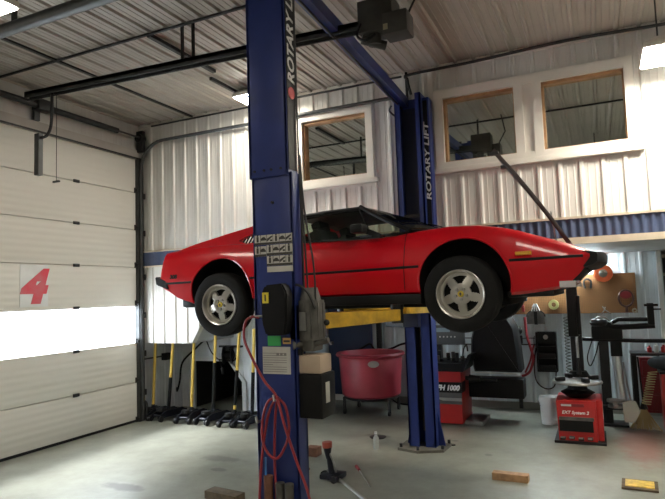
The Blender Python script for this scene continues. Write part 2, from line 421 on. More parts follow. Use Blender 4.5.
b = B(); b.grid([[(-.025, DY0, 2*SH+.012), (-.025, DY1, 2*SH+.012)], [(-.025, DY0, 3*SH-.012), (-.025, DY1, 3*SH-.012)]]); b.build('translucent_panel', m_pane, door, smooth=False)
struct(B().box(-40, -.6, -40, 30, -.15, -.02).build('ground_outside', mat('snowy_ground', (.75, .77, .80), .8, 0, .1, 1)))
b = B(); b.box(-.051, 0.004, DY0, DY1, 2*SH-.012, 2*SH+.012); b.box(-.051, 0.004, DY0, DY1, 3*SH-.012, 3*SH+.012)
b.build('section_rail', m_trimw, door, smooth=False)
for k in range(1, 7):
    for y in (-1.27, -3.5):
        b = B(); b.box(0, .018, y-.05, y+.05, k*SH-.022, k*SH+.022, .004); b.cyl((.01, y-.045, k*SH), (.01, y+.045, k*SH), .014)
        b.build('hinge', m_dark, door)
for k in range(0, 7):
    b = B(); b.box(0, .02, DY1-.03, DY1, k*SH-.03+.03, k*SH+.08); b.cyl((.03, DY1-.02, k*SH+.04), (.03, DY1+.03, k*SH+.04), .022); b.build('roller_bracket', m_dark, door)
B().box(-.05, .01, DY0, DY1, 0.0, .035).build('bottom_seal', m_black, door)
B().box(0.0, .006, -2.13, -1.72, 1.84, 2.39).build('number_card', m_white, door, smooth=False)
text('number_four', '4', .58, frame(Vector((.008, -2.13, 1.91)), (0, 1, 0), (0, 0, 1)) @ Matrix.Diagonal((1.15, 1, 1, 1)), mat('number_red', (.5, .03, .05), .5, 0, .5, 5, var2=(.50, .14, .16)), door, .002, .25, .032)

# door track (vertical, bend, horizontal along back wall) and torsion tube
t = thing('door_track', 'dark steel door track curving from the door jamb along the upper back wall', 'door track', (.08, -.08, 0))
pts = [(.08, -.08, 0.02), (.08, -.08, 3.95)]+[(.08+.45*(1-math.cos(a)), -.08, 3.95+.45*math.sin(a)) for a in np.linspace(.1, PI/2, 8)]+[(4.4, -.08, 4.40)]
B().tube(pts, .028, 6).build('rail', m_rail, t)
b = B(); b.box(.03, .16, -.13, -.06, 4.25, 4.60, .01); b.cyl((.10, -.16, 4.48), (.10, -.05, 4.48), .07); b.build('bearing_plate', m_dark, t)
for z in (.4, 1.0, 1.6, 2.2, 2.9, 3.5): B().box(.02, .11, -.06, -.02, z, z+.09).build('bracket', m_dark, t)
B().tube([(2.3, -.08, 4.42), (2.3, -.08, 4.55), (2.2, -.3, 4.72)], .014, 6).build('hanger', m_rail, t)
t = thing('torsion_spring', 'black torsion spring shaft mounted above the overhead door header', 'torsion spring', (.12, -2.4, 4.5))
B().cyl((.13, -4.9, 4.48), (.13, -.62, 4.48), .042, n=14).build('spring', m_dark, t)
B().cyl((.13, -4.95, 4.48), (.13, -.02, 4.48), .016, n=10).build('shaft', m_rail, t)
B().box(0.05, .20, -2.02, -1.80, 4.42, 4.56, .01).build('coupler', m_dark, t)
B().box(0.02, .06, -1.98, -1.90, 4.3, 4.69).build('bracket', m_rail, t)

# opener: rail, operator, arm, pull cord
t = thing('garage_door_opener', 'dark ceiling mounted door opener with a long steel rail towards the door', 'door opener', (3, -2.4, 4.4))
b = B(); ry = -2.42
for ya, yb, ht in ((-.04, .04, .04), (-.04, -.028, .075), (.028, .04, .075)): b.prism([(.5, 4.44-ht), (4.95, 4.28-ht), (4.95, 4.28), (.5, 4.44)], 'y', ry+ya, ry+yb)
b.build('rail', m_rail, t, smooth=False)
B().tube([(.5, ry, 4.345), (4.9, ry, 4.185)], .010, 6).build('chain', m_dark, t)
b = B(); b.box(4.88, 5.20, ry-.10, ry+.14, 4.14, 4.43, .015); b.box(5.12, 5.34, ry-.14, ry+.06, 4.06, 4.25, .012); b.cyl((5.0, ry, 4.05), (5.0, ry, 4.16), .06); b.cyl((4.90, ry-.06, 4.10), (5.08, ry+.06, 4.05), .04)
b.build('operator_housing', mat('operator_dark', (.045, .042, .036), .6, .2, .3, 8), t)
B().box(5.13, 5.17, ry-.145, ry-.135, 4.10, 4.15).build('label_plate', mat('dull_plate', (.28, .25, .16), .6), t)
for x0_, x1_, z_ in ((4.97, 5.05, 4.42), (3.0, 3.04, 4.33), (2.86, 2.9, 4.33)): B().box(x0_, x0_+.025, ry-.01, ry+.015, z_, H).build('hanger', m_dark, t)
B().tube([(5.30, ry, 4.24), (5.42, ry, 4.45), (5.38, ry+.1, 4.71)], .01, 6).build('power_cable', m_black, t)
B().tube(smoothpath([(4.91, ry-.10, 4.22), (4.89, ry-.14, 4.10), (4.97, ry-.15, 4.04), (5.05, ry-.12, 4.09)]), .012, 6).build('wire_loop', m_black, t)
b = B(); b.box(.67, .745, ry-.03, ry+.03, 3.40, 3.90); b.build('arm_bar', m_rail, t)
B().tube(smoothpath([(.93, ry, 4.38), (.93, ry, 4.12), (.91, ry, 3.95), (.84, ry, 3.86), (.73, ry, 3.85)]), .018, 8).build('curved_arm', m_dark, t)
b = B(); b.tube([(1.01, ry, 4.36), (1.01, ry, 3.30)], .004, 5); b.box(.96, 1.06, ry-.012, ry+.012, 3.28, 3.30); b.build('pull_cord', m_dark, t)

# ceiling conduits and pipe
tag(B().tube([(.0, -2.5, 4.69), (10, -2.5, 4.69)], .017, 6).build('conduit', m_dark), 'dark conduit across the ceiling near the opener rail, running left to right', 'conduit')
b = B(); b.box(1.075, 1.115, -9.9, -.05, 4.685, 4.712); tag(b.build('ceiling_strip', m_dark, smooth=False), 'long dark strip across the ceiling near the left wall, front to back', 'strip')
b = B(); b.box(2.47, 2.52, -2.5, -1.36, 4.66, 4.70); tag(b.build('ceiling_strip', m_dark, smooth=False), 'short dark strip on the ceiling just behind the opener rail hangers', 'strip')
b = B(); b.box(2.30, 2.34, -1.2, -.1, 4.66, 4.70); tag(b.build('ceiling_strip', m_dark, smooth=False), 'short dark strip on the ceiling reaching the back wall by the lamp', 'strip')
b = B(); b.cyl((-.1, -3.79, 4.30), (7.0, -3.79, 4.30), .055); 
t = tag(b.build('heater_pipe', m_rail, origin=(3, -3.79, 4.3)), 'thick dark horizontal pipe hung below the ceiling at the upper left', 'pipe')
for x in (2.15, 4.4): B().box(x-.02, x+.02, -3.80, -3.77, 4.33, H).build('hanger', m_rail, t)
tag(B().tube([(.3, -.07, 4.66), (4.5, -.07, 4.66)], .014, 6).build('conduit', m_rail), 'thin conduit tucked under the ceiling along the back wall, left of the rear post', 'conduit')
tag(B().tube(smoothpath([(4.62, -.08, 4.40), (4.58, -.07, 4.6), (4.62, -.08, 4.66), (5.4, -.09, 4.66), (6.5, -.09, 4.69), (7.5, -.08, 4.66), (8.6, -.08, 4.67)]), .020, 6).build('conduit', m_rail), 'conduit running above the paired windows along the ceiling edge', 'conduit')
tag(B().tube([(4.56, -.05, H-.02), (4.56, -.05, 4.3)], .02, 6).build('conduit', m_dark), 'short vertical conduit dropping behind the top of the rear lift post', 'conduit')

# high bay lamps
def lamp(x0, x1, y0, y1, z, label, energy):
    t = thing('high_bay_lamp', label, 'lamp', ((x0+x1)/2, (y0+y1)/2, z), 'fluorescent high bay lamps')
    b = B(); b.grid([[(x0, y0, z), (x1, y0, z), (x1, y1, z), (x0, y1, z)], [(x0, y0, z+.05), (x1, y0, z+.05), (x1, y1, z+.05), (x0, y1, z+.05)],
                     [(x0+.1, y0+.1, z+.12), (x1-.1, y0+.1, z+.12), (x1-.1, y1-.1, z+.12), (x0+.1, y1-.1, z+.12)]], cl=True)
    b.box(x0+.1, x1-.1, y0+.1, y1-.1, z+.115, z+.13)
    b.build('housing', m_trimw, t, smooth=False)
    B().box(x0+.01, x1-.01, y0+.01, y1-.01, z-.012, z+.012).build('lens', m_lamp if energy == 1 else m_lamp2, t, smooth=False)
    for x in (x0+.15, x1-.15): B().cyl((x, (y0+y1)/2, z+.1), (x, (y0+y1)/2, H), .008).build('hanger', m_rail, t)
lamp(2.32, 2.80, -.72, -.22, 4.58, 'bright ceiling lamp near the back wall, partly behind the near lift post', 2)
lamp(7.18, 8.3, -1.0, -.42, 4.10, 'bright hanging lamp right of the paired windows', 2)
lamp(1.5, 2.66, -4.72, -4.11, 4.20, 'bright hanging lamp at the upper left corner above the dark pipe', 1)
lamp(6.6, 7.8, -4.8, -4.2, 4.35, 'added unseen fill lamp above and in front of the car, out of the picture', 1)  # unseen lamp added as general fill, as are those behind the camera
lamp(3.6, 4.8, -7.8, -7.2, 4.35, 'added unseen fill lamp behind the camera on the left', 1)
lamp(8.0, 9.2, -7.8, -7.2, 4.35, 'added unseen fill lamp behind the camera on the right', 1)
t = thing('tube_lamp', 'white tube lamp under the overhang behind the nose of the car', 'lamp', (5.6, 2.0, 2.3))
B().box(5.4, 6.75, 2.22, 2.34, 2.28, 2.344, .01).build('housing', m_white, t)
b = B(); b.cyl((5.45, 2.28, 2.26), (6.70, 2.28, 2.26), .02); b.build('tube', m_tube, t)

# ---------------------------------------------------------------- two post lift
L = thing('two_post_lift', 'blue two-post car lift with yellow arms holding up the red sports car', 'car lift', (4.55, -1.75, 0))
def channel(x0, x1, yo, sgn, z0, z1, dep, lipw, mat_, name):
    """steel channel, closed side at yo, opening towards sgn*y"""
    t_ = .02; b = B(); yi = yo+sgn*dep; Y = lambda a, c: (min(a, c), max(a, c))
    b.box(x0, x1, *Y(yo, yo+sgn*t_), z0, z1, .006)
    b.box(x0, x0+t_, *Y(yo, yi), z0, z1); b.box(x1-t_, x1, *Y(yo, yi), z0, z1)
    b.box(x0, x0+lipw, *Y(yi-sgn*t_, yi), z0, z1); b.box(x1-lipw, x1, *Y(yi-sgn*t_, yi), z0, z1)
    return b.build(name, mat_, L)
c1 = channel(4.385, 4.72, -3.50, 1, .02, 2.76, .13, .09, m_blue, 'column')
c1u = channel(4.372, 4.70, -3.512, 1, 2.74, 4.62, .14, .09, m_blue, 'column_extension')
B().box(4.700, 4.705, -3.505, -3.38, 2.78, 4.55).build('name_strip', m_black, L, smooth=False)
text('lettering', 'ROTARY LIFT', .135, frame(Vector((4.706, -3.395, 3.42)), (0, 0, 1), (0, -1, 0)), m_let, L, .001, .2, .003)
b = B(); b.cyl((4.704, -3.445, 3.35), (4.709, -3.445, 3.35), .045, n=20); b.build('round_badge', mat('badge_red', (.4, .03, .03), .5), L)
for x, z in ((4.42, 2.79), (4.50, 2.79), (4.56, 2.79), (4.64, 2.79), (4.56, 2.55)): B().cyl((x, -3.52, z), (x, -3.498, z), .010, n=8).build('bolt', m_dark, L)
c2 = channel(4.47, 4.80, -.065, -1, .02, 2.5, .235, .125, m_blue, 'column')
channel(4.46, 4.80, -.065, -1, 2.45, 4.33, .24, .07, m_blue, 'column_extension')
B().box(4.50, 4.76, -.12, -.09, .3, 4.2).build('column_inner', m_bluedark, L, smooth=False)
B().box(4.80, 4.88, -.22, -.06, 2.3, 4.28, .008).build('column_cover', m_blue, L)
B().box(4.805, 4.86, -.226, -.22, 2.5, 4.24).build('name_strip', m_black, L, smooth=False)
text('lettering', 'ROTARY LIFT', .085, frame(Vector((4.865, -.229, 2.98)), (0, 0, 1), (-1, 0, 0)) @ Matrix.Diagonal((1.9, 1, 1, 1)), m_let, L, .001, .2, .002)
b = B(); b.cyl((4.64, -.20, .2), (4.64, -.20, 1.5), .016); b.build('lift_cylinder', m_motor, L)
B().box(4.47, 4.79, -.30, -.27, 2.78, 2.82).build('cross_brace', m_dark, L)
# base plates and gussets
b = B(); b.prism([(4.36, -.42), (4.62, -.50), (4.90, -.36), (4.92, -.04), (4.36, -.04)], 'z', 0.0, .03); b.build('base_plate', mat('base_steel', (.13, .12, .10), .6, .3, .3, 8), L)
B().prism([(4.80, .03), (4.88, .03), (4.80, .42)], 'y', -.18, -.16).build('gusset', m_blue, L, smooth=False)
B().prism([(4.41, .03), (4.47, .03), (4.47, .32)], 'y', -.18, -.16).build('gusset', m_blue, L, smooth=False)
for (x, y) in ((4.39, -.38), (4.62, -.46), (4.88, -.33), (4.89, -.05)): B().cyl((x, y, .03), (x, y, .07), .018, n=8).build('anchor_bolt', m_dark, L)
B().box(4.30, 4.80, -3.6, -3.05, 0, .03).build('base_plate', MATS['base_steel'], L)
# overhead beam
b = B(); Mx = Matrix.Identity(4)
b.prism([(4.455, -.06), (4.575, -.06), (4.705, -3.45), (4.60, -3.45)], 'z', 4.24, 4.36); b.build('overhead_beam', m_blue, L, smooth=False)
B().tube([(4.64, -3.4, 4.22), (4.50, -.1, 4.22)], .012, 6).build('hydraulic_line', m_dark, L)
B().tube(smoothpath([(4.44, -.35, 4.2), (4.40, -.3, 4.15), (4.47, -.15, 4.08)]), .012, 6).build('cable', m_rail, L)
# carriages and arms (raised)
B().box(4.43, 4.60, -3.37, -3.18, 1.45, 2.2, .01).build('carriage', m_dark, L)
B().box(4.49, 4.68, -.42, -.28, 1.45, 1.95, .01).build('carriage', m_bluedark, L)
def arm(p0, p1, w0, w1, h0, h1, zt):
    p0 = Vector((*p0, 0)); p1 = Vector((*p1, 0)); d = (p1-p0).normalized(); n = Vector((-d.y, d.x, 0))
    b = B(); vs = []
    for p, w_, h in ((p0, w0, h0), (p1, w1, h1)):
        for s_ in (-1, 1):
            for z in (zt-h, zt): vs.append((p.x+n.x*s_*w_, p.y+n.y*s_*w_, z))
    b._mk(vs, [(0, 1, 3, 2), (4, 6, 7, 5), (0, 4, 5, 1), (2, 3, 7, 6), (0, 2, 6, 4), (1, 5, 7, 3)])
    es = list(b.bm.edges); bmesh.ops.bevel(b.bm, geom=es, offset=.006, segments=1, affect='EDGES')
    o = b.build('arm', m_yel, L)
    q = B(); q.cyl((p1.x, p1.y, zt-h1-.02), (p1.x, p1.y, zt+.0), .05); q.build('arm_pin', m_dark, o)
    q = B(); q.cyl((p1.x, p1.y, zt), (p1.x, p1.y, 1.775), .055); q.build('lift_pad', m_black, o)
    return o
a1 = arm((4.62, -3.12), (5.12, -2.48), .075, .055, .125, .095, 1.735)
B().box(4.68, 4.72, -3.13, -3.115, 1.55, 1.63, M=rotz(.9, (4.70, -3.12, 0))).build('warning_sticker', mat('sticker_orange', (.7, .25, .05), .5), a1)
arm((4.50, -3.12), (3.95, -2.40), .075, .055, .125, .095, 1.735)
arm((4.62, -.50), (5.15, -.98), .07, .05, .12, .09, 1.735)
arm((4.55, -.50), (3.95, -.98), .07, .05, .12, .09, 1.735)
# power unit, tank, control box
pu = B(); pu.cyl((4.76, -3.36, 1.56), (4.76, -3.36, 1.84), .105, n=24); pu.cyl((4.76, -3.36, 1.84), (4.76, -3.36, 1.93), .085, .06, n=24)
for k in range(12):
    a = k*PI/6; pu.box(4.76+.10*math.cos(a)-.008, 4.76+.10*math.cos(a)+.008, -3.36+.10*math.sin(a)-.008, -3.36+.10*math.sin(a)+.008, 1.58, 1.82)
pu.box(4.66, 4.72, -3.5, -3.42, 1.56, 1.82, .01)
o = pu.build('motor', m_motor, L)
B().box(4.735, 4.785, -3.478, -3.466, 1.63, 1.76).build('rating_plate', m_steel, o)
B().sph((4.90, -3.38, 1.68), .022).build('port_plug', m_black, L)
b = B(); b.box(4.70, 4.82, -3.44, -3.28, 1.48, 1.58, .015); b.cyl((4.81, -3.40, 1.53), (4.92, -3.40, 1.56), .02); b.cyl((4.71, -3.42, 1.53), (4.69, -3.50, 1.53), .03)
b.build('pump_valve', m_motor, L)
b = B(); b.box(4.655, 4.885, -3.47, -3.28, 1.33, 1.46, .02); b.cyl((4.70, -3.44, 1.45), (4.70, -3.44, 1.49), .035); b.build('oil_tank', m_tank, L)
B().cyl((4.71, -3.455, 1.46), (4.71, -3.455, 1.505), .03).build('filler_cap', m_black, L)
B().box(4.645, 4.895, -3.48, -3.26, 1.03, 1.33, .008).build('tank_box', m_black, L)
b = B(); b.box(4.8955, 4.898, -3.42, -3.36, 1.13, 1.27); b.build('sticker', m_paper, L)
b = B()
for s_ in (0, 1):
    b.tube(smoothpath([(4.74+.03*s_, -3.40, 1.92), (4.735+.015*s_, -3.40, 2.4), (4.72, -3.39, 3.0), (4.715, -3.385, 4.5)]), .007, 6)
b.tube(smoothpath([(4.83, -3.40, 1.80), (4.82, -3.40, 2.1), (4.76, -3.40, 2.5), (4.725, -3.38, 2.9)]), .007, 6)
b.tube(smoothpath([(4.68, -3.45, 1.85), (4.72, -3.49, 1.95), (4.80, -3.47, 1.90), (4.85, -3.45, 1.78)]), .01, 6)
b.build('hydraulic_hose', mat('hose_dark', (.016, .016, .015), .5), L)
b = B(); b.prism([(4.50, 1.90), (4.53, 1.955), (4.67, 1.965), (4.705, 1.90), (4.70, 1.70), (4.68, 1.61), (4.53, 1.605), (4.50, 1.70)], 'y', -3.60, -3.50)
es = list(b.bm.edges); bmesh.ops.bevel(b.bm, geom=es, offset=.012, segments=2, affect='EDGES'); b.build('control_box', m_black, L)
B().box(4.515, 4.565, -3.606, -3.599, 1.83, 1.905).build('warning_sticker', mat('sticker_yellow', (.75, .60, .05), .5), L)
B().box(4.535, 4.545, -3.608, -3.606, 1.845, 1.89).build('sticker_mark', m_ink, L)
B().box(4.49, 4.595, -3.505, -3.5, 1.527, 1.597).build('green_sticker', mat('sticker_green', (.05, .45, .12), .5), L)
b = B(); b.box(4.613, 4.676, -3.505, -3.5, 1.54, 1.582); o = b.build('orange_sticker', mat('sticker_amber', (.6, .35, .12), .5), L)
B().box(4.62, 4.67, -3.508, -3.505, 1.553, 1.567).build('sticker_mark', m_ink, o)
o = B().box(4.445, 4.67, -3.505, -3.5, 1.33, 1.52).build('instruction_sheet', m_paper, L)
b = B()
for k in range(9): b.box(4.45, 4.45+(.19 if k != 3 else .08), -3.507, -3.505, 1.345+k*.016, 1.349+k*.016)
for k in range(3): b.box(4.56+k*.03, 4.58+k*.03, -3.5075, -3.505, 1.46, 1.478)
b.build('sheet_print', mat('grey_print', (.22, .21, .2), .6), o)
# safety stickers with pictograms
def stick(x0, x1, z0, z1, cells):
    o = B().box(x0, x1, -3.505, -3.5, z0, z1).build('safety_sticker', m_paper, L)
    b = B(); w_ = (x1-x0)/cells; h = z1-z0
    b.box(x0, x1, -3.507, -3.505, z0, z0+h*.22)
    for k in range(cells):
        cx = x0+w_*(k+.5); r = random.Random(k+int(z0*100)); zc = z0+h*.6
        if k % 3 == 0: b.box(cx-.008, cx+.008, -3.5075, -3.505, zc-.022, zc+.016); b.sph((cx, -3.506, zc+.024), .007, (1, .15, 1))
        elif k % 3 == 1: b.prism([(cx-.025, zc-.012), (cx+.025, zc-.012), (cx+.018, zc+.002), (cx+.006, zc+.014), (cx-.01, zc+.012), (cx-.025, zc)], 'y', -3.5075, -3.505)
        else: b.prism([(cx-.022, zc-.02), (cx+.022, zc+.012), (cx+.016, zc+.02), (cx-.022, zc)], 'y', -3.5075, -3.505); b.box(cx+.002, cx+.02, -3.5075, -3.505, zc-.02, zc-.008)
        if k: b.box(x0+w_*k-.0012, x0+w_*k+.0012, -3.5075, -3.505, z0+h*.25, z1)
    b.build('pictograms', m_ink, o)
stick(4.40, 4.71, 2.25, 2.32, 6)
stick(4.40, 4.495, 2.165, 2.24, 2); stick(4.50, 4.71, 2.17, 2.245, 4); stick(4.50, 4.71, 2.095, 2.165, 4)
B().box(4.50, 4.71, -3.505, -3.5, 2.05, 2.09).build('plain_sticker', m_paper, L)
B().tube([(4.42, -3.50, 1.00), (4.42, -3.56, 1.0), (4.42, -3.57, 1.04)], .01).build('hose_hook', m_steel, L)

# ---------------------------------------------------------------- sports car
CYL = -1.64            # centre line
C = thing('sports_car', 'red low wedge-shaped sports car with pop-up hood open, raised on the lift', 'car', (4.6, CYL, 1.5))
zst_f = lambda x: 2.037+.0160*(x-2.66)
T = np.array([  # x, zbot, zshoulder, zcentre, halfwidth
 (2.605, 2.005, 2.338, 2.352, .850), (2.618, 1.985, 2.362, 2.368, .857), (2.70, 1.945, 2.374, 2.378, .862), (2.80, 1.880, 2.380, 2.382, .864), (2.90, 1.845, 2.388, 2.384, .866),
 (3.02, 1.810, 2.393, 2.38, .866), (3.35, 1.835, 2.402, 2.38, .862), (3.70, 1.842, 2.388, 2.37, .860), (4.00, 1.846, 2.370, 2.35, .856),
 (4.30, 1.848, 2.360, 2.34, .852), (4.80, 1.848, 2.352, 2.34, .850), (5.10, 1.848, 2.362, 2.345, .852), (5.30, 1.845, 2.385, 2.36, .856),
 (5.57, 1.835, 2.403, 2.38, .862), (5.80, 1.825, 2.394, 2.37, .860), (5.98, 1.818, 2.362, 2.345, .853), (6.10, 1.822, 2.330, 2.32, .842), (6.22, 1.835, 2.288, 2.285, .825),
 (6.36, 1.852, 2.240, 2.24, .812), (6.46, 1.885, 2.205, 2.205, .797), (6.52, 1.945, 2.183, 2.187, .785), (6.57, 2.01, 2.162, 2.168, .772), (6.605, 2.065, 2.146, 2.150, .758)])
def at(x, c): return float(np.interp(x, T[:, 0], T[:, c]))
def section(x):
    zb, zs, zc, w_ = (at(x, i) for i in (1, 2, 3, 4)); st = zst_f(x); st = min(max(st, zb+.02), zs-.04)
    lo = st-zb; up = zs-st
    pts = [(0, zb), (.5*w_, zb), (w_-.14, zb+.0), (w_-.075, zb+.004), (w_-.045, zb+lo*.10), (w_-.028, zb+lo*.35), (w_-.012, zb+lo*.7), (w_-.001, st-lo*.06-.003), (w_-.006, st),
           (w_-.001, st+up*.04+.003), (w_-.008, st+up*.22), (w_-.022, st+up*.45), (w_-.043, st+up*.68), (w_-.070, st+up*.86), (w_-.105, zs-up*.03), (w_-.15, zs), (w_-.23, zs-.002*1), (w_*.55, (zs+zc)/2), (w_*.3, zc), (0, zc+.002)]
    return pts
xs = sorted(set(list(np.arange(2.64, 6.59, .04))+list(T[:, 0])))
b = B(); rows = []
for x in xs:
    h = section(x)
    rows.append([(x, CYL-v, z) for v, z in h]+[(x, CYL+v, z) for v, z in h[-2:0:-1]])
b.grid(rows, cl=True)
n = len(rows[0])
b.bm.verts.ensure_lookup_table()
b.bm.faces.new([b.bm.verts[i] for i in range(n)]); b.bm.faces.new([b.bm.verts[(len(rows)-1)*n+i] for i in range(n)][::-1])
for f_ in b.bm.faces:
    c = f_.calc_center_median()
    if 3.78 < c.x < 5.22 and c.z > 2.3 and abs(c.y-CYL) < .72: f_.material_index = 1
    elif c.z < at(c.x, 1)+.012 and abs(c.y-CYL) < .8: f_.material_index = 1
body = b.build('body', [m_red, m_int], C, ang=28, origin=(4.6, CYL, 1.5))
ARCH = ((3.35, 1.912, .352), (5.680, 1.925, .368))
cutters = B()
for cx, cz, r in ARCH:
    for s_ in (-1, 1):
        cutters.cyl((cx, CYL+s_*1.0, cz), (cx, CYL+s_*.50, cz), r, n=56, mi=1)
cut = cutters.build('cut', [m_red, m_int]); cut.hide_render = True
md = body.modifiers.new('b', 'BOOLEAN'); md.object = cut; md.operation = 'DIFFERENCE'; md.solver = 'EXACT'
bpy.context.view_layer.update()
dg = bpy.context.evaluated_depsgraph_get(); me = bpy.data.meshes.new_from_object(body.evaluated_get(dg))
body.modifiers.clear(); body.data = me; me.name = 'body'
if len(me.materials) < 2: me.materials.clear(); me.materials.append(m_red); me.materials.append(m_int)
bpy.data.objects.remove(cut)
me.shade_smooth(); me.set_sharp_from_angle(angle=math.radians(30))
def sidev(x, z):   # half width of body side at x,z
    h = section(x); lowp = [(v, zz) for v, zz in h[3:15]]
    return float(np.interp(z, [p_[1] for p_ in lowp], [p_[0] for p_ in lowp]))
# arch lips, belt stripe, seams, rockers
for cx, cz, r in ARCH:
    for s_ in (-1, 1):
        pts = []
        for a in np.linspace(-.22, PI+.22, 40):
            x = cx+r*math.cos(a); z = cz+r*math.sin(a)
            if z < at(x, 1)+.01: continue
            pts.append((x, CYL+s_*(sidev(x, z)+.001), z))
        B().tube(pts, .009, 6).build('arch_lip', m_red, C)
for s_ in (-1, 1):
    for (x0, x1) in ((2.67, 3.015), (3.69, 5.325), (6.04, 6.56)):
        xx = np.linspace(x0, x1, 24); b = B()
        b.grid([[(x, CYL+s_*(at(x, 4)-.0), zst_f(x)-.011) for x in xx], [(x, CYL+s_*(at(x, 4)+.004), zst_f(x)-.007) for x in xx], [(x, CYL+s_*(at(x, 4)+.004), zst_f(x)+.007) for x in xx], [(x, CYL+s_*(at(x, 4)-.003), zst_f(x)+.011) for x in xx]])
        b.build('side_stripe', m_black, C)
    def seam(fx):
        b = B(); zz = np.linspace(1.86, 2.365, 16); b.tube([(fx(z), CYL+s_*(sidev(fx(z), z)+.0005), z) for z in zz], .0035, 5); b.build('door_seam', m_void, C)
    seam(lambda z: 5.185+.02*math.sin((z-1.85)*3)); seam(lambda z: 4.05-.02*(z-1.85))
    b = B(); b.box(3.72, 5.33, CYL+s_*.845 if s_ < 0 else CYL+.60, CYL-.60 if s_ < 0 else CYL+.845, 1.775, 1.856, .008); b.build('rocker_panel', m_black, C)
    b = B(); b.box(6.09, 6.205, *sorted((CYL+s_*.80, CYL+s_*.862)), 2.125, 2.153, .004, M=Matrix.Translation((6.15, CYL+s_*.83, 0)) @ Matrix.Rotation(-s_*(-.10), 4, 'Z') @ Matrix.Translation((-6.15, -CYL-s_*.83, 0))); b.build('side_marker', mat('marker_amber', (.62, .30, .03), .3), C)
B().box(3.0, 6.0, CYL-.6, CYL+.6, 1.74, 1.85, .02).build('undertray', m_int, C)
b = B(); b.box(2.84, 3.03, CYL-.80, CYL+.80, 1.79, 1.90, .03)
b.build('rear_valance', m_black, C)
for y in (-.5, -.4, .4, .5): B().cyl((2.72, CYL+y, 1.86), (2.95, CYL+y, 1.86), .028).build('exhaust_pipe', m_steel, C)
B().box(6.0, 6.34, CYL-.74, CYL+.74, 1.805, 1.85, .01).build('front_undertray', m_black, C)
# bumpers
def bumper(poly, hw, name, m_):
    b = B(); rows = []
    for v in np.linspace(-1, 1, 25):
        k = 1-max(0, abs(v)-.86)*1.2
        xm = sum(p_[0] for p_ in poly)/len(poly); zm = sum(p_[1] for p_ in poly)/len(poly)
        sg = 1 if xm > 4.6 else -1; back = min(p_[0]*sg for p_ in poly)*sg
        sweep = -sg*.05*abs(v)**3
        rows.append([(back+(px-back)*k+sweep, CYL+v*hw, zm+(pz-zm)*(.6+.4*k)) for px, pz in poly])
    b.grid(rows, cl=True); n = len(poly); b.bm.verts.ensure_lookup_table()
    b.bm.faces.new([b.bm.verts[i] for i in range(n)]); b.bm.faces.new([b.bm.verts[24*n+i] for i in range(n)][::-1])
    return b.build(name, m_, C, ang=25)
bumper([(6.58, 2.085), (6.60, 2.140), (6.625, 2.145), (6.725, 2.125), (6.732, 2.105), (6.728, 2.055), (6.69, 2.03), (6.62, 2.012), (6.58, 2.03)], .745, 'front_bumper', m_black)
bumper([(6.44, 2.05), (6.56, 2.05), (6.60, 2.00), (6.52, 1.935), (6.44, 1.93)], .735, 'grille', m_void)
bumper([(2.66, 2.05), (2.60, 2.075), (2.49, 2.115), (2.47, 2.105), (2.485, 2.035), (2.51, 2.02), (2.66, 1.975)], .86, 'rear_bumper', m_black)
bumper([(6.34, 1.862), (6.44, 1.865), (6.51, 1.905), (6.50, 1.925), (6.40, 1.93), (6.34, 1.92)], .735, 'front_spoiler', m_red)
for s_ in (-1, 1): B().box(6.385, 6.500, *sorted((CYL+s_*.79, CYL+s_*.66)), 1.868, 1.918, .006).build('turn_signal_lamp', mat('lamp_silver', (.62, .58, .60), .2, .5), C)
# badge on the tail
text('badge', '308', .055, frame(Vector((2.745, CYL-.869, 2.085)), (1, -.03, 0), (0, 0, 1)) @ Matrix.Diagonal((1.1, 1, 1, 1)), m_void, C, .001, .2, .003)
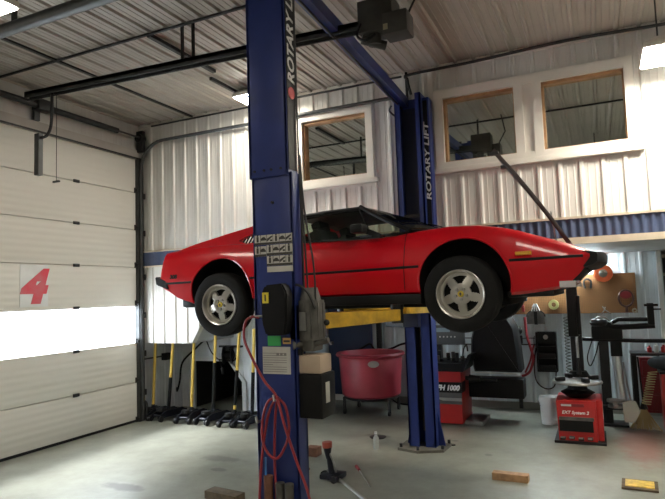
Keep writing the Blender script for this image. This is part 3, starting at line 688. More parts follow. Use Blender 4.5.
# greenhouse
def tri_hole(b_): pass
rq = lambda v, z: v - (z-2.36)*.72
for s_ in (-1, 1):
    def P(x, z, dv=0): return (x, CYL+s_*(.755-(z-2.36)*.80-dv), z)
    out = [(2.76, 2.372), (2.95, 2.435), (3.32, 2.525), (3.62, 2.594), (3.86, 2.642), (4.02, 2.656), (4.08, 2.656), (4.02, 2.54), (3.99, 2.345), (3.2, 2.36)]
    hole = [(3.47, 2.43), (3.58, 2.49), (3.72, 2.525), (3.93, 2.545), (3.93, 2.395), (3.55, 2.395)]
    b = B()
    # outer skin with opening, ring triangulated between outline and hole
    def fill(dv):
        V = [b.bm.verts.new(P(x, z, dv)) for x, z in out]; Hh = [b.bm.verts.new(P(x, z, dv)) for x, z in hole]
        E = [b.bm.edges.new((V[i], V[(i+1) % len(V)])) for i in range(len(V))]+[b.bm.edges.new((Hh[i], Hh[(i+1) % len(Hh)])) for i in range(len(Hh))]
        bmesh.ops.triangle_fill(b.bm, edges=E, use_beauty=True); return V, Hh
    V1, H1 = fill(0); V2, H2 = fill(.07)
    for A_, B2 in ((V1, V2), (H1, H2)):
        for i in range(len(A_)):
            j = (i+1) % len(A_); b.bm.faces.new((A_[i], A_[j], B2[j], B2[i]))
    b.build('rear_pillar', m_red, C, ang=20)
    b = B()
    for k in range(11):
        x = 3.51+k*.038; z0_ = 2.398; z1_ = float(np.interp(x, [3.47, 3.58, 3.72, 3.93], [2.43, 2.49, 2.525, 2.545]))
        y0_ = P(x, z0_, .03)[1]; y1_ = P(x, z1_, .03)[1]
        b.tube([(x, y0_, z0_), (x+.01, y1_, z1_)], .008, 4)
    b.build('louvre', m_black, C)
    # side glass
    bt = [(x, CYL+s_*(.765), float(np.interp(x, [4.0, 4.8, 5.1, 5.2], [2.365, 2.352, 2.362, 2.380]))) for x in np.linspace(4.0, 5.2, 12)]
    tp = [(x, CYL+s_*(.765-(z-2.36)*.80), z) for x, z in zip(np.linspace(4.07, 5.18, 12), np.interp(np.linspace(4.07, 5.18, 12), [4.07, 4.45, 4.65, 5.18], [2.64, 2.665, 2.665, 2.392]))]
    B().grid([bt, tp]).build('side_window', g_car, C)
    # A pillar, window rail
    ap = [(5.24, CYL+s_*.745, 2.388), (4.98, CYL+s_*.66, 2.515), (4.70, CYL+s_*.53, 2.672)]
    B().tube(smoothpath(ap), .019, 8).build('windshield_pillar', m_black, C)
    B().tube([(4.02, CYL+s_*.765, 2.362), (4.8, CYL+s_*.770, 2.352), (5.1, CYL+s_*.768, 2.362), (5.22, CYL+s_*.755, 2.385)], .008, 6).build('window_trim', m_black, C)
    B().tube([(4.90, CYL+s_*.762, 2.358), (4.69, CYL+s_*.535, 2.65)], .008, 6).build('quarter_frame', m_black, C)
    # mirror
    b = B(); b.box(4.76, 4.88, *sorted((CYL+s_*.80, CYL+s_*.95)), 2.385, 2.465, .025); b.prism([(4.84, 2.39), (4.88, 2.43), (5.02, 2.365), (4.98, 2.345)], 'y', *sorted((CYL+s_*.765, CYL+s_*.83))); b.build('side_mirror', m_black, C)
# roof
b = B(); rows = []
for x, z, hw in ((3.98, 2.648, .50), (4.06, 2.662, .515), (4.25, 2.676, .52), (4.45, 2.688, .525), (4.60, 2.694, .53), (4.68, 2.690, .53), (4.71, 2.680, .53)):
    rows.append([(x, CYL+v*hw, z-.028*abs(v)**3) for v in np.linspace(-1, 1, 15)])
b.grid(rows); 
o = b.build('roof_panel', m_black, C); sm = o.modifiers.new('s', 'SOLIDIFY'); sm.thickness = .035; sm.offset = -1
for s_ in (-1, 1): B().tube([(4.03, CYL+s_*.515, 2.63), (4.35, CYL+s_*.525, 2.648), (4.70, CYL+s_*.53, 2.655)], .02, 6).build('roof_rail', m_black, C)
# windscreen
rows = []
for t_ in np.linspace(0, 1, 9):
    row = []
    for v in np.linspace(-1, 1, 17):
        bx = 5.46-.22*abs(v)**2.2; bz = 2.408-.02*v*v; by = .745*v
        tx = 4.73-.03*v*v; tz = 2.688-.016*v*v; ty = .53*v
        row.append((bx+(tx-bx)*t_, CYL+by+(ty-by)*t_, bz+(tz-bz)*t_+.012*math.sin(PI*t_)))
    rows.append(row)
B().grid(rows).build('windshield', glass('windshield_glass', (.16, .18, .16), .16), C)
b = B(); b.tube([rows[0][i] for i in range(17)], .015, 6); b.build('windshield_seal', m_black, C)
for q_ in ([(5.52, CYL-.35, 2.41), (5.42, CYL-.2, 2.445), (5.22, CYL-.1, 2.515)], [(5.55, CYL+.1, 2.41), (5.45, CYL+.25, 2.445), (5.25, CYL+.3, 2.51)]): B().tube(q_, .008, 6).build('wiper', m_black, C)
# rear window and engine deck
b = B(); b.box(3.86, 3.88, CYL-.50, CYL+.50, 2.36, 2.64); b.build('rear_window', g_car, C)
b = B()
for k in range(9): b.box(3.0+k*.085, 3.06+k*.085, CYL-.42, CYL+.42, 2.385, 2.395, M=None)
b.build('engine_louvre', m_black, C)
# cabin
for s_ in (-1, 1):
    b = B(); Mt = Matrix.Translation((4.28, CYL+s_*.33, 2.3)) @ Matrix.Rotation(-.35, 4, 'Y')
    b.box(-.06, .06, -.22, .22, 0, .20, .03, M=Mt); b.box(-.05, .05, -.12, .12, .20, .30, .03, M=Mt); b.build('seat', m_int, C)
B().box(5.0, 5.3, CYL-.65, CYL+.65, 2.30, 2.40, .03).build('dashboard', m_int, C)
b = B(); b.lathe([(.16, -.012), (.172, 0), (.16, .012), (.148, 0), (.16, -.012)], (4.88, CYL+.33, 2.42), (-.85, 0, .5), 28); b.cyl((4.88, CYL+.33, 2.42), (5.05, CYL+.33, 2.33), .02); b.build('steering_wheel', m_int, C)
B().box(3.89, 4.02, CYL-.52, CYL+.52, 2.34, 2.47, .02).build('rear_bulkhead', m_int, C)
# front lid standing open
b = B(); d = Vector((-.55, 0, .835)).normalized(); nrm = Vector((d.z, 0, -d.x))
p0 = Vector((6.47, CYL, 2.235)); Ln = 1.02
rows = []
for t_ in np.linspace(0, 1, 9):
    hw = .45-.08*t_
    c = p0+d*Ln*t_+nrm*(.015*math.sin(PI*t_))
    rows.append([Vector((c.x, CYL+v*hw, c.z)) for v in np.linspace(-1, 1, 7)])
b.grid(rows); o = b.build('front_lid', mat('lid_underside', (.035, .02, .018), .45), C); sm = o.modifiers.new('s', 'SOLIDIFY'); sm.thickness = .034
for t_ in (.95, .80):
    c = p0+d*Ln*t_
    B().box(c.x-.07, c.x+.0, c.y-.38, c.y-.33, c.z-.014, c.z+.014).build('latch', m_dark, o)
B().tube([(6.36, CYL-.35, 2.23), (6.33, CYL-.38, 2.50)], .007, 6).build('lid_stay', m_steel, C)


# wheels
def make_wheel(first=True):
    # built around origin, axis -Y outward
    q = bpy.data.objects.new
    R_ = .330
    b = B()     # rim: barrel, lip and star face
    b.lathe([(.192, .10), (.190, .02), (.186, -.05), (.198, -.098), (.207, -.104), (.212, -.100), (.212, -.092), (.202, -.086), (.196, .10)], (0, 0, 0), (0, 1, 0), 48)
    NS = 120; radii = [.0, .052, .078, .092, .110, .130, .146, .158, .190]
    hts = [-.066, -.070, -.072, -.070, -.066, -.060, -.056, -.052, -.050]
    fr, bk = [], []
    for side, off in ((fr, 0), (bk, .022)):
        for r, h in zip(radii, hts):
            side.append([b.bm.verts.new((max(r, .001)*math.cos(2*PI*k/NS-PI/2), h+off, max(r, .001)*math.sin(2*PI*k/NS-PI/2))) for k in range(NS)])
    def ishole(i, k):   # between radii i,i+1
        a = ((k+.5)/NS*5) % 1.0      # 0 at spoke centre
        a = min(a, 1-a)              # .5 = middle of the gap
        rm = (radii[i]+radii[i+1])/2
        if rm < .092 or rm > .158: return False
        half = .15+(rm-.085)/.073*.19
        return a > .5-half
    for i in range(len(radii)-1):
        for k in range(NS):
            j = (k+1) % NS
            if not ishole(i, k):
                b.bm.faces.new((fr[i][k], fr[i][j], fr[i+1][j], fr[i+1][k])); b.bm.faces.new((bk[i][k], bk[i+1][k], bk[i+1][j], bk[i][j]))
                if i > 0 and ishole(i-1, k): b.bm.faces.new((fr[i][k], fr[i][j], bk[i][j], bk[i][k]))
                if i < len(radii)-2 and ishole(i+1, k): b.bm.faces.new((fr[i+1][k], fr[i+1][j], bk[i+1][j], bk[i+1][k]))
                for kk, vv in ((j, j), ((k-1) % NS, k)):
                    if ishole(i, kk if kk != j else j): b.bm.faces.new((fr[i][vv], fr[i+1][vv], bk[i+1][vv], bk[i][vv]))
    wh = b.build('wheel', m_alloy, None, ang=40)
    b = B()
    b.lathe([(.205, .085), (.230, .10), (.285, .104), (.318, .094), (.330, .07), (.332, .0), (.330, -.07), (.318, -.092), (.285, -.104), (.235, -.100), (.212, -.090), (.205, -.06), (.205, .085)], (0, 0, 0), (0, 1, 0), 64)
    for rg in (-.045, 0, .045): b.lathe([(.3335, rg-.004), (.334, rg), (.3335, rg+.004)], (0, 0, 0), (0, 1, 0), 64)
    ty = b.build('tyre', m_rubber, wh)
    b = B(); b.cyl((0, .06, 0), (0, -.02, 0), .18, n=32); b.build('brake_disc', m_int, wh)
    b = B(); b.lathe([(.0, -.082), (.022, -.082), (.027, -.078), (.027, -.066)], (0, 0, 0), (0, 1, 0), 24); b.build('centre_cap', mat('cap_yellow', (.62, .48, .05), .35), wh)
    b = B()
    b.prism([(-.006, -.012), (.004, -.014), (.010, .0), (.006, .014), (-.004, .012), (-.010, .004)], 'y', -.084, -.081); b.build('cap_emblem', m_ink, wh)
    for k in range(5):
        a = -PI/2+2*PI*k/5; x, z = .050*math.cos(a), .048*math.sin(a)
        b = B(); b.cyl((x, -.068, z), (x, -.088, z), .016, .013, n=6); b.build('wheel_nut', m_steel, wh)
    for o_ in [wh]+[k_ for k_ in bpy.data.objects if k_.parent == wh]: o_.data.transform(Matrix.Scale(.93, 4))
    return wh
W0 = make_wheel()
pos = [((5.655, -2.395, 1.846), 0, -.06), ((3.325, -2.395, 1.815), 0, 0), ((5.655, -.885, 1.846), PI, -.06), ((3.325, -.885, 1.815), PI, 0)]
ws = [W0]+[copy_tree(W0) for _ in range(3)]
for wv_, (p_, rz, st_) in zip(ws, pos):
    wv_.location = p_; att(wv_, C); wv_.rotation_euler = (0.035 if rz == 0 else -.035, -.06 if rz == 0 else .1, rz+st_)
for x in (5.655, 3.325): B().cyl((x, -2.3, 1.83), (x, -1.0, 1.83), .035).build('axle', m_int, C)

# ---------------------------------------------------------------- floor jacks along the nook
m_jack = mat('jack_black', (.010, .012, .020), .4, .3, .3, 10)
def jack(x, y, top, rz, handle, label):
    """handle: list of (t0, t1, material) pieces from bottom to top"""
    t = thing('floor_jack', label, 'floor jack', (x, y, 0), 'floor jacks parked along the back wall')
    Mz = Matrix.Translation((x, y, 0)) @ Matrix.Rotation(rz, 4, 'Z')
    b = B()
    for s_ in (-1, 1): b.prism([(-.30, .05), (-.30, .09), (-.12, .15), (.20, .15), (.30, .10), (.30, .04)], 'x', s_*.09-.012, s_*.09+.012)
    b.box(-.09, .09, .05, .25, .07, .13, .01); b.cyl((-.09, -.22, .08), (.09, -.22, .08), .02); b.box(-.11, .11, .24, .30, .05, .12, .01)
    b.cyl((0, -.06, .11), (0, .16, .11), .04)
    bmesh.ops.transform(b.bm, matrix=Mz, verts=b.bm.verts); b.build('chassis', m_jack, t)
    for sx, sy in ((-.11, -.26), (.11, -.26), (-.12, .24), (.12, .24)):
        b = B(); b.cyl((sx-.02, sy, .045), (sx+.02, sy, .045), .045, n=18); bmesh.ops.transform(b.bm, matrix=Mz, verts=b.bm.verts); b.build('wheel', m_dark, t)
    b = B(); b.tube([(-.03, .12, .12), (-.03, -.15, .15)], .018, 6); b.tube([(.03, .12, .12), (.03, -.15, .15)], .018, 6); b.cyl((0, -.17, .14), (0, -.17, .19), .055, .06, n=20)
    bmesh.ops.transform(b.bm, matrix=Mz, verts=b.bm.verts); b.build('lift_saddle', m_dark, t)
    base = Vector((x, y, .12)); tp = Vector(top)
    B().cyl(base, base+(tp-base)*.07, .032, .026).build('handle_socket', m_jack, t)
    h = B().cyl(base+(tp-base)*.03, tp, .023, n=12).build('handle', m_hyel, t)
    for a, c, m__ in handle: B().cyl(base+(tp-base)*a, base+(tp-base)*c, .027, n=12).build('handle_sleeve', m__, h)
jack(.03, .20, (.06, .25, 1.36), .1, [], 'floor jack next to the overhead door with an all-yellow handle')
jack(.33, .22, (.43, .25, 1.36), -.1, [(.06, .42, m_black)], 'second floor jack from the overhead door, leaning handle black below and yellow above')
jack(.80, .20, (.84, .25, 1.37), .15, [], 'third floor jack from the overhead door, straight all-yellow handle before the dark opening')
jack(1.20, .22, (1.25, .25, 1.40), -.1, [(.06, .60, m_black)], 'fourth floor jack from the overhead door, handle black up to past the middle')
jack(1.60, .20, (1.69, .25, 1.40), .1, [(.12, .52, m_black)], 'fifth floor jack from the overhead door, black sleeve with yellow showing below it')
jack(1.90, .22, (1.95, .25, 1.40), -.15, [(.06, .50, m_black)], 'floor jack farthest from the overhead door, beside the blue lift post')

# hose reel and hoses in the nook
t = thing('cord_reel', 'black cord reel hanging on the wall above the jacks with a dangling plug', 'cord reel', (.98, .98, .9))
b = B(); b.lathe([(.03, -.07), (.15, -.07), (.15, -.06), (.07, -.055), (.07, .055), (.15, .06), (.15, .07), (.03, .07)], (.97, .95, .92), (1, .4, 0), 28); b.build('reel', m_black, t)
b = B(); b.tube([(.97+.09*math.cos(a*.7)-.05+.1*(a/20), .95+.0, .92+.1*math.sin(a*.7)) for a in np.linspace(0, 27, 60)], .012, 6); b.build('cord', m_black, t)
b = B(); b.box(.75, 1.2, 1.0, 1.06, 1.04, 1.07); b.box(.94, 1.0, .93, 1.08, .9, 1.06); b.build('bracket', m_rail, t)
b = B(); b.tube([(.86, .86, .86), (.90, .86, .75), (.92, .86, .68)], .008, 6); b.cyl((.92, .86, .72), (.93, .86, .62), .03, .022, n=10); b.build('plug', m_black, t)
tag(B().tube(smoothpath([(-.07, .9, .35), (.02, .8, .32), (.12, .75, .50), (.14, .8, .80), (.30, .95, 1.02), (.42, 1.02, 1.15)]), .016, 8).build('air_line', m_black), 'thick black hose curving up the shaded wall behind the second jack', 'hose')
tag(B().tube(smoothpath([(.5, 1.0, 1.15), (.6, .98, .98), (.75, .95, .86), (.88, .93, .84)]), .010, 6).build('cable', m_black), 'thin black cable sagging from above the dark opening to the cord reel', 'cable')
t = tag(B().box(-.10, -.02, .55, .70, .86, .98, .01).build('outlet_box', m_dark), 'dark outlet box on the shaded wall beside the overhead door', 'outlet box')
tag(B().tube([(-.08, .1, .93), (-.08, .55, .93)], .012, 6).build('conduit', m_rail), 'thin conduit running to the dark outlet box', 'conduit')
tag(B().tube(smoothpath([(.10, -.02, .02), (.10, -.02, .25), (.06, -.03, .30), (.02, -.04, .30)]), .02, 6).build('drain_pipe', m_dark), 'short bent dark pipe at the foot of the door jamb', 'pipe')

# red tub on a wheeled frame
t = thing('tub_cart', 'round red plastic tub on a wheeled steel frame behind the yellow arm', 'tub', (3.28, 1.55, 0))
b = B(); b.lathe([(0, .27), (.43, .27), (.465, .30), (.50, .86), (.49, .88), (.535, .885), (.55, .91), (.535, .935), (.485, .935), (.475, .90), (.44, .32), (.41, .30), (0, .30)], (3.28, 1.55, 0), n=56); b.build('tub', m_tub, t)
b = B(); b.prism([(.085*math.cos(a), .80+.05*math.sin(a)) for a in np.linspace(0, 2*PI, 25)[:-1]], 'y', -.512, -.495); bmesh.ops.transform(b.bm, matrix=Matrix.Translation((3.28, 1.55, 0)) @ Matrix.Rotation(.46, 4, 'Z'), verts=b.bm.verts); b.build('oval_sticker', m_paper, t, smooth=False)
b = B(); b.tube([(3.28+.42*math.cos(a), 1.55+.42*math.sin(a), .25) for a in np.linspace(0, 2*PI, 33)[:-1]], .018, 6, closed=True); b.box(2.88, 3.68, 1.53, 1.57, .22, .25); b.box(3.26, 3.30, 1.15, 1.95, .22, .25); b.build('frame', m_dark, t)
for a in (-2.45, -.62, .7, 2.4):
    x, y = 3.28+.46*math.cos(a), 1.55+.42*math.sin(a)
    B().box(x-.018, x+.018, y-.018, y+.018, .09, .265).build('leg', m_dark, t)
    b = B(); b.cyl((x-.014, y, .045), (x+.014, y, .045), .045, n=18); b.box(x-.022, x+.022, y-.015, y+.015, .05, .1); b.build('caster', m_dark, t)
# things behind the tub
t = thing('wall_post', 'black steel post on the recess wall behind the red tub', 'post', (3.17, 2.3, 0))
B().box(3.12, 3.21, 2.28, 2.35, .5, 1.42, .01).build('upright', m_dark, t); B().box(3.02, 3.26, 2.28, 2.35, 1.36, 1.42, .01).build('crossbar', m_dark, t)
tag(B().tube(smoothpath([(2.5, 2.25, .84), (2.75, 2.22, .88), (2.9, 2.2, .94), (3.03, 2.2, 1.0), (3.12, 2.2, .90), (3.3, 2.2, .90), (3.45, 2.2, .94), (3.6, 2.2, 1.0), (3.9, 2.2, 1.06)]), .018, 8).build('cable', m_black), 'thick black cable sagging along the wall above the red tub', 'cable')
tag(B().tube([(3.30, 2.3, 1.42), (3.30, 2.3, 1.30), (3.60, 2.3, 1.28)], .018, 8).build('pipe', mat('pipe_pale', (.35, .48, .55), .4)), 'pale blue pipe on the recess wall above the red tub', 'pipe')
tag(B().tube(smoothpath([(3.3, 2.2, .25), (3.45, 2.15, .06), (3.7, 2.1, .03), (3.85, 2.2, .05), (3.95, 2.3, .2)]), .014, 6).build('cable', m_black), 'black cable lying on the floor behind the casters of the red tub', 'cable')

# wheel balancer
t = thing('wheel_balancer', 'red wheel balancer with a large black wheel guard, beside the rear lift post', 'wheel balancer', (4.8, 1.4, 0))
B().box(4.26, 4.845, .95, 1.62, .03, .745, .02).build('cabinet', m_mred, t)
B().box(4.255, 4.85, .943, 1.2, .455, .60).build('dark_band', m_black, t)
text('lettering', 'FH 1000', .115, frame(Vector((4.505, .940, .49)), (1, 0, 0), (0, 0, 1)) @ Matrix.Diagonal((.78, .85, 1, 1)), mat('letter_bright', (.8, .8, .78), .5), t, .001, .25, .006)
B().box(4.255, 4.85, .942, .95, .30, .455).build('lower_band', mat('band_grey', (.10, .10, .10), .4), t)
B().prism([(4.46, .385), (4.85, .385), (4.85, .345), (4.58, .345)], 'y', .936, .942).build('silver_stripe', m_steel, t)
b = B(); b.prism([(4.24, .745), (4.88, .745), (4.98, .90), (5.0, .98), (4.96, .98), (4.90, .86), (4.24, .86)], 'y', .93, 1.60); b.build('weight_tray', m_black, t)
for k in range(10):
    r = random.Random(k); x = 4.30+.055*k; y = 1.0+r.random()*.45; hh = .03+r.random()*.10
    B().box(x, x+.045, y, y+.06, .86, .86+hh, .004).build('weight_bin', m_dark if k % 3 else m_motor, t)
b = B(); b.tube(smoothpath([(4.80, 1.3, .86), (4.83, 1.28, 1.02), (4.88, 1.25, 1.08), (4.90, 1.22, 1.0)]), .012, 6); b.build('calliper_arm', m_dark, t)
b = B(); b.box(4.36, 4.44, 1.55, 1.62, .8, 1.15); b.build('display_post', m_dark, t)
d_ = B().box(4.36, 4.82, 1.38, 1.50, 1.08, 1.36, .02).build('display', mat('display_grey', (.09, .10, .11), .4), t)
for k in range(5): B().cyl((4.47+k*.055, 1.375, 1.19), (4.47+k*.055, 1.383, 1.19), .012, n=10).build('button', m_white, d_)
B().box(4.42, 4.62, 1.374, 1.382, 1.26, 1.32).build('screen', mat('screen_blue', (.25, .35, .42), .3), d_)
b = B(); rows = []
for y in (1.30, 1.36, 1.75, 1.80):
    q = .0 if y in (1.36, 1.75) else .03
    rows.append([(x, y, z) for x, z in [(4.96+q, .70+q), (4.94+q, .78), (4.92+q, .95), (4.93+q, 1.15), (4.98+q, 1.35), (5.10, 1.52-q), (5.30, 1.56-q), (5.46-q, 1.48), (5.55-q, 1.30), (5.58-q, 1.0), (5.60-q, .72), (5.60-q, .70+q)]])
b.grid(rows, cl=True); b.bm.verts.ensure_lookup_table(); b.bm.faces.new([b.bm.verts[i] for i in range(12)]); b.bm.faces.new([b.bm.verts[36+i] for i in range(12)][::-1])
b.build('wheel_guard', m_black, t)
B().tube([(4.93, 1.30, .695), (5.6, 1.30, .685)], .010, 6).build('guard_edge', m_white, t)
B().box(4.86, 5.62, 1.36, 1.66, .33, .60, .02).build('shaft_housing', m_black, t)
B().cyl((4.84, 1.25, .62), (5.28, 1.25, .60), .03, .022).build('shaft', m_dark, t)
b = B(); b.cyl((4.9, 1.25, .61), (5.05, 1.25, .61), .06, .04); b.build('cone', m_dark, t)
B().box(5.53, 5.58, 1.5, 1.55, .18, .35).build('guard_hinge', m_dark, t)
B().box(4.85, 5.10, 1.05, 1.60, .0, .06, .008).build('foot_plate', mat('foot_grey', (.22, .22, .21), .5), t)

# bucket
t = thing('bucket', 'white plastic bucket on the floor between the machines', 'bucket', (5.93, 1.45, 0))
B().lathe([(0, 0.005), (.105, .005), (.108, .02), (.122, .30), (.132, .30), (.132, .33), (.126, .35), (.126, .375), (.118, .375), (.10, .03), (0, .03)], (5.93, 1.45, 0), n=36).build('pail', mat('bucket_white', (.78, .80, .80), .4), t)
b = B(); b.tube([(5.93+.135*math.cos(a), 1.45-.02-.12*abs(math.sin(a))*.5, .31-.10*math.sin(a)) for a in np.linspace(0, PI, 16)], .004, 5); b.build('handle', m_steel, t)

# tyre changer
t = thing('tyre_changer', 'red tyre changer with round turntable and black upright column, right of the bucket', 'tyre changer', (6.34, .8, 0))
B().prism([(6.105, .03), (6.53, .03), (6.53, .50), (6.09, .50)], 'y', .50, 1.05).build('cabinet', m_mred, t)
B().box(6.53, 6.60, .56, 1.10, .03, .50, .01).build('side_panel', m_mred, t)
B().box(6.05, 6.62, .46, 1.12, 0, .03, .005).build('base_plate', m_dark, t)
text('lettering', 'EXT System 2', .052, frame(Vector((6.15, .497, .345)), (1, 0, 0), (0, 0, 1)), MATS['letter_bright'], t, .001, .25, .001)
B().box(6.14, 6.40, .494, .50, .43, .465).build('maker_plate', mat('plate_dark_red', (.20, .015, .02), .4), t)
B().box(6.145, 6.26, .491, .494, .435, .458).build('maker_mark', mat('mark_grey', (.5, .45, .45), .4), t)
B().box(6.115, 6.49, .488, .50, .14, .27).build('lower_panel', m_black, t)
B().box(6.115, 6.50, .486, .50, .27, .31).build('grey_trim', m_motor, t)
for k, x in enumerate((6.15, 6.25, 6.35, 6.45)):
    p_ = B().box(x-.03, x+.03, .41, .50, .055+.01*(k % 2), .075+.01*(k % 2), .004).build('pedal', m_dark, t)
    B().box(x-.026, x+.02, .405, .43, .076, .088).build('pedal_pad', m_steel, p_)
b = B(); b.lathe([(.12, .50), (.20, .56), (.12, .60), (.10, .66)], (6.33, .80, 0), n=32); b.build('turntable_housing', m_black, t)
b = B(); b.lathe([(0, .665), (.10, .665), (.29, .672), (.295, .685), (.285, .70), (.10, .705), (0, .705)], (6.33, .80, 0), n=48); tt = b.build('turntable', mat('turntable_steel', (.30, .29, .27), .4, .6, .2, 10), t)
for k in range(4):
    a = k*PI/2+.5; Mz = Matrix.Translation((6.33, .80, .705)) @ Matrix.Rotation(a, 4, 'Z')
    B().box(.16, .27, -.03, .03, 0, .05, .008, M=Mz).build('jaw', m_dark, tt)
b = B(); b.box(6.27, 6.41, 1.12, 1.26, .03, 1.55, .01); b.build('column', m_dark, t)
B().box(6.255, 6.385, 1.02, 1.20, 1.22, 1.93, .02).build('column_head', m_black, t)
B().box(6.365, 6.415, 1.0, 1.1, 1.25, 1.75, .01).build('head_cover', m_black, t)
B().cyl((6.35, 1.06, .95), (6.35, 1.06, 1.55), .018).build('slide_rod', m_steel, t)
B().cyl((6.35, 1.06, .74), (6.35, 1.06, .95), .03, .02).build('mount_head', m_dark, t)
b = B(); b.lathe([(.0, .78), (.10, .77), (.14, .70), (.15, .64)], (6.34, 1.17, 0), n=24); b.build('column_boot', m_black, t)

# bead assist tower
t = thing('assist_tower', 'black press arm tower with a polished cylinder and two long horizontal arms', 'assist arm', (6.75, 1.6, 0))
B().box(6.60, 6.72, 1.60, 1.72, .0, 1.25, .01).build('post', m_dark, t)
B().cyl((6.84, 1.58, .30), (6.80, 1.58, .98), .058, n=24).build('chrome_cylinder', mat('chrome', (.66, .70, .72), .3, .8), t)
B().box(6.74, 6.88, 1.52, 1.66, .92, 1.28, .01).build('cylinder_shroud', m_black, t)
B().box(6.52, 6.90, 1.50, 1.72, 1.14, 1.33, .03).build('head', m_black, t)
b = B(); b.tube([(6.70, 1.55, 1.33), (6.86, 1.52, 1.41), (7.28, 1.50, 1.41)], .028, 8); b.build('upper_arm', m_black, t)
b = B(); b.tube([(6.58, 1.55, 1.31), (6.9, 1.52, 1.31), (7.28, 1.50, 1.33)], .038, 8); b.build('middle_arm', m_black, t)
b = B(); b.tube([(6.35, 1.55, 1.15), (7.05, 1.52, 1.13), (7.5, 1.5, 1.13)], .026, 8); b.build('lower_arm', m_black, t)
b = B(); b.cyl((6.36, 1.55, 1.10), (6.36, 1.55, 1.20), .04); b.build('arm_knob', m_black, t)
b = B(); b.box(7.20, 7.28, 1.46, 1.54, 1.34, 1.62, .01); b.box(7.17, 7.33, 1.44, 1.52, 1.58, 1.61, .005); b.box(7.22, 7.36, 1.46, 1.50, 1.53, 1.55); b.build('arm_end', m_black, t)
b = B(); b.lathe([(.10, 1.33), (.12, 1.37), (.10, 1.41), (.05, 1.42)], (6.62, 1.56, 0), n=20); b.build('valve', m_dark, t)
b = B(); b.tube(smoothpath([(6.55, 1.5, 1.34), (6.60, 1.48, 1.44), (6.70, 1.47, 1.44), (6.78, 1.5, 1.36)]), .009, 6); b.build('air_line', m_steel, t)
b = B(); b.tube(smoothpath([(6.52, 1.6, 1.12), (6.45, 1.6, .9), (6.48, 1.6, .78), (6.56, 1.62, .95), (6.60, 1.6, 1.1)]), .008, 6); b.build('loop_line', m_black, t)
b = B(); b.lathe([(.0, .26), (.10, .26), (.10, .29), (.04, .29), (.04, .33), (.11, .33), (.11, .36), (0, .36)], (6.76, 1.5, 0), n=24); b.build('roller', m_steel, t)
B().box(6.60, 6.90, 1.5, 1.66, .22, .27, .01).build('lower_bracket', m_dark, t)
B().box(6.56, 6.90, 1.5, 1.80, 0, .03).build('foot', m_dark, t)

# right hand work stand and red cabinet
t = thing('work_stand', 'black metal work stand at the right edge in front of the red cabinet', 'stand', (7.25, 2.0, 0))
B().box(6.98, 7.75, 1.72, 2.1, .91, .945, .01).build('top', m_dark, t)
for x, y in ((7.02, 1.76), (7.70, 1.76), (7.02, 2.06), (7.70, 2.06)): B().box(x-.03, x+.03, y-.03, y+.03, 0, .91).build('leg', m_black, t)
b = B(); b.sph((7.38, 1.59, .84), .17, (1.3, .6, .55)); tag(b.build('cloth_bundle', mat('dark_cloth', (.04, .05, .06), .9, 0, .3, 8)), 'dark bundled cover hanging at the front edge of the black work stand', 'cloth')
for k, (x, w_, h, m__, lb) in enumerate(((7.22, .06, .09, m_mred, 'red can nearest the tower arms on the work stand'), (7.30, .06, .12, m_white, 'white bottle between red cans on the work stand'), (7.39, .07, .10, m_mred, 'red can at the far right on the work stand'))):
    b = B(); b.lathe([(0, .946), (w_/2, .946), (w_/2, .946+h*.7), (w_*.22, .946+h*.85), (w_*.22, .946+h), (0, .946+h)], (x, 1.86, 0), n=16); tag(b.build('spray_can', m__), lb, 'can', 'cans on the work stand')
t = thing('tool_cabinet', 'dark red tool cabinet at the right edge of the picture', 'cabinet', (7.5, 2.35, 0))
B().box(7.10, 7.80, 2.14, 2.28, .08, .84, .01).build('body', mat('cabinet_red', (.20, .008, .014), .35, 0, .1, 4), t)
for k in range(3): B().box(7.13, 7.77, 2.125, 2.14, .12+k*.235, .33+k*.235, .006).build('drawer', MATS['cabinet_red'], t)
t = thing('red_locker', 'bright red upright panel at the extreme right edge', 'cabinet', (7.5, 1.5, 0))
B().box(7.30, 7.8, 1.38, 1.68, .0, .72, .01).build('body', m_mred, t); B().box(7.28, 7.82, 1.36, 1.70, .72, .75, .01).build('top', m_black, t)
b = B(); b.tube([(7.20+.05*math.cos(a)-.0012*a, 1.30+.03*math.sin(a), .76-.0050*a) for a in np.linspace(0, 2*PI*13, 200)], .006, 5)
tag(b.build('coiled_hose', mat('hose_straw', (.38, .30, .14), .5)), 'straw yellow coiled air hose hanging by the red cabinet', 'hose')
t = thing('broom', 'straw broom standing head down against the red cabinet', 'broom', (7.08, 1.5, 0))
b = B()
for k in range(80):
    r = random.Random(k); a = (r.random()-.5)*1.5; q = (r.random()-.5)*.12; Lb = .24+.05*r.random()
    b.tube([(7.08, 1.45+q*.3, .30), (7.08+math.sin(a)*Lb*.55, 1.42+q, .14), (7.08+math.sin(a)*Lb, 1.40+q*1.3, .01+.02*r.random())], .004, 3)
o = b.build('bristles', mat('straw', (.30, .22, .10), .8), t); o['kind'] = 'stuff'
B().cyl((7.08, 1.46, .26), (7.08, 1.46, .36), .05, .02).build('ferrule', m_dark, t); B().cyl((7.08, 1.46, .34), (7.06, 1.68, .90), .012).build('handle', m_black, t)
t = thing('dustpan', 'bright steel dustpan hanging below the polished cylinder', 'dustpan', (6.92, 1.2, .2))
b = B(); b.prism([(6.83, .37), (6.90, .40), (6.98, .40), (7.03, .27), (6.96, .13), (6.84, .13)], 'y', 1.22, 1.235); b.build('pan', mat('bright_steel', (.42, .44, .42), .25, .7), t)
b = B(); b.tube([(6.93, 1.23, .38), (6.90, 1.35, .60), (6.88, 1.48, .85)], .012, 6); b.build('handle', m_steel, t)

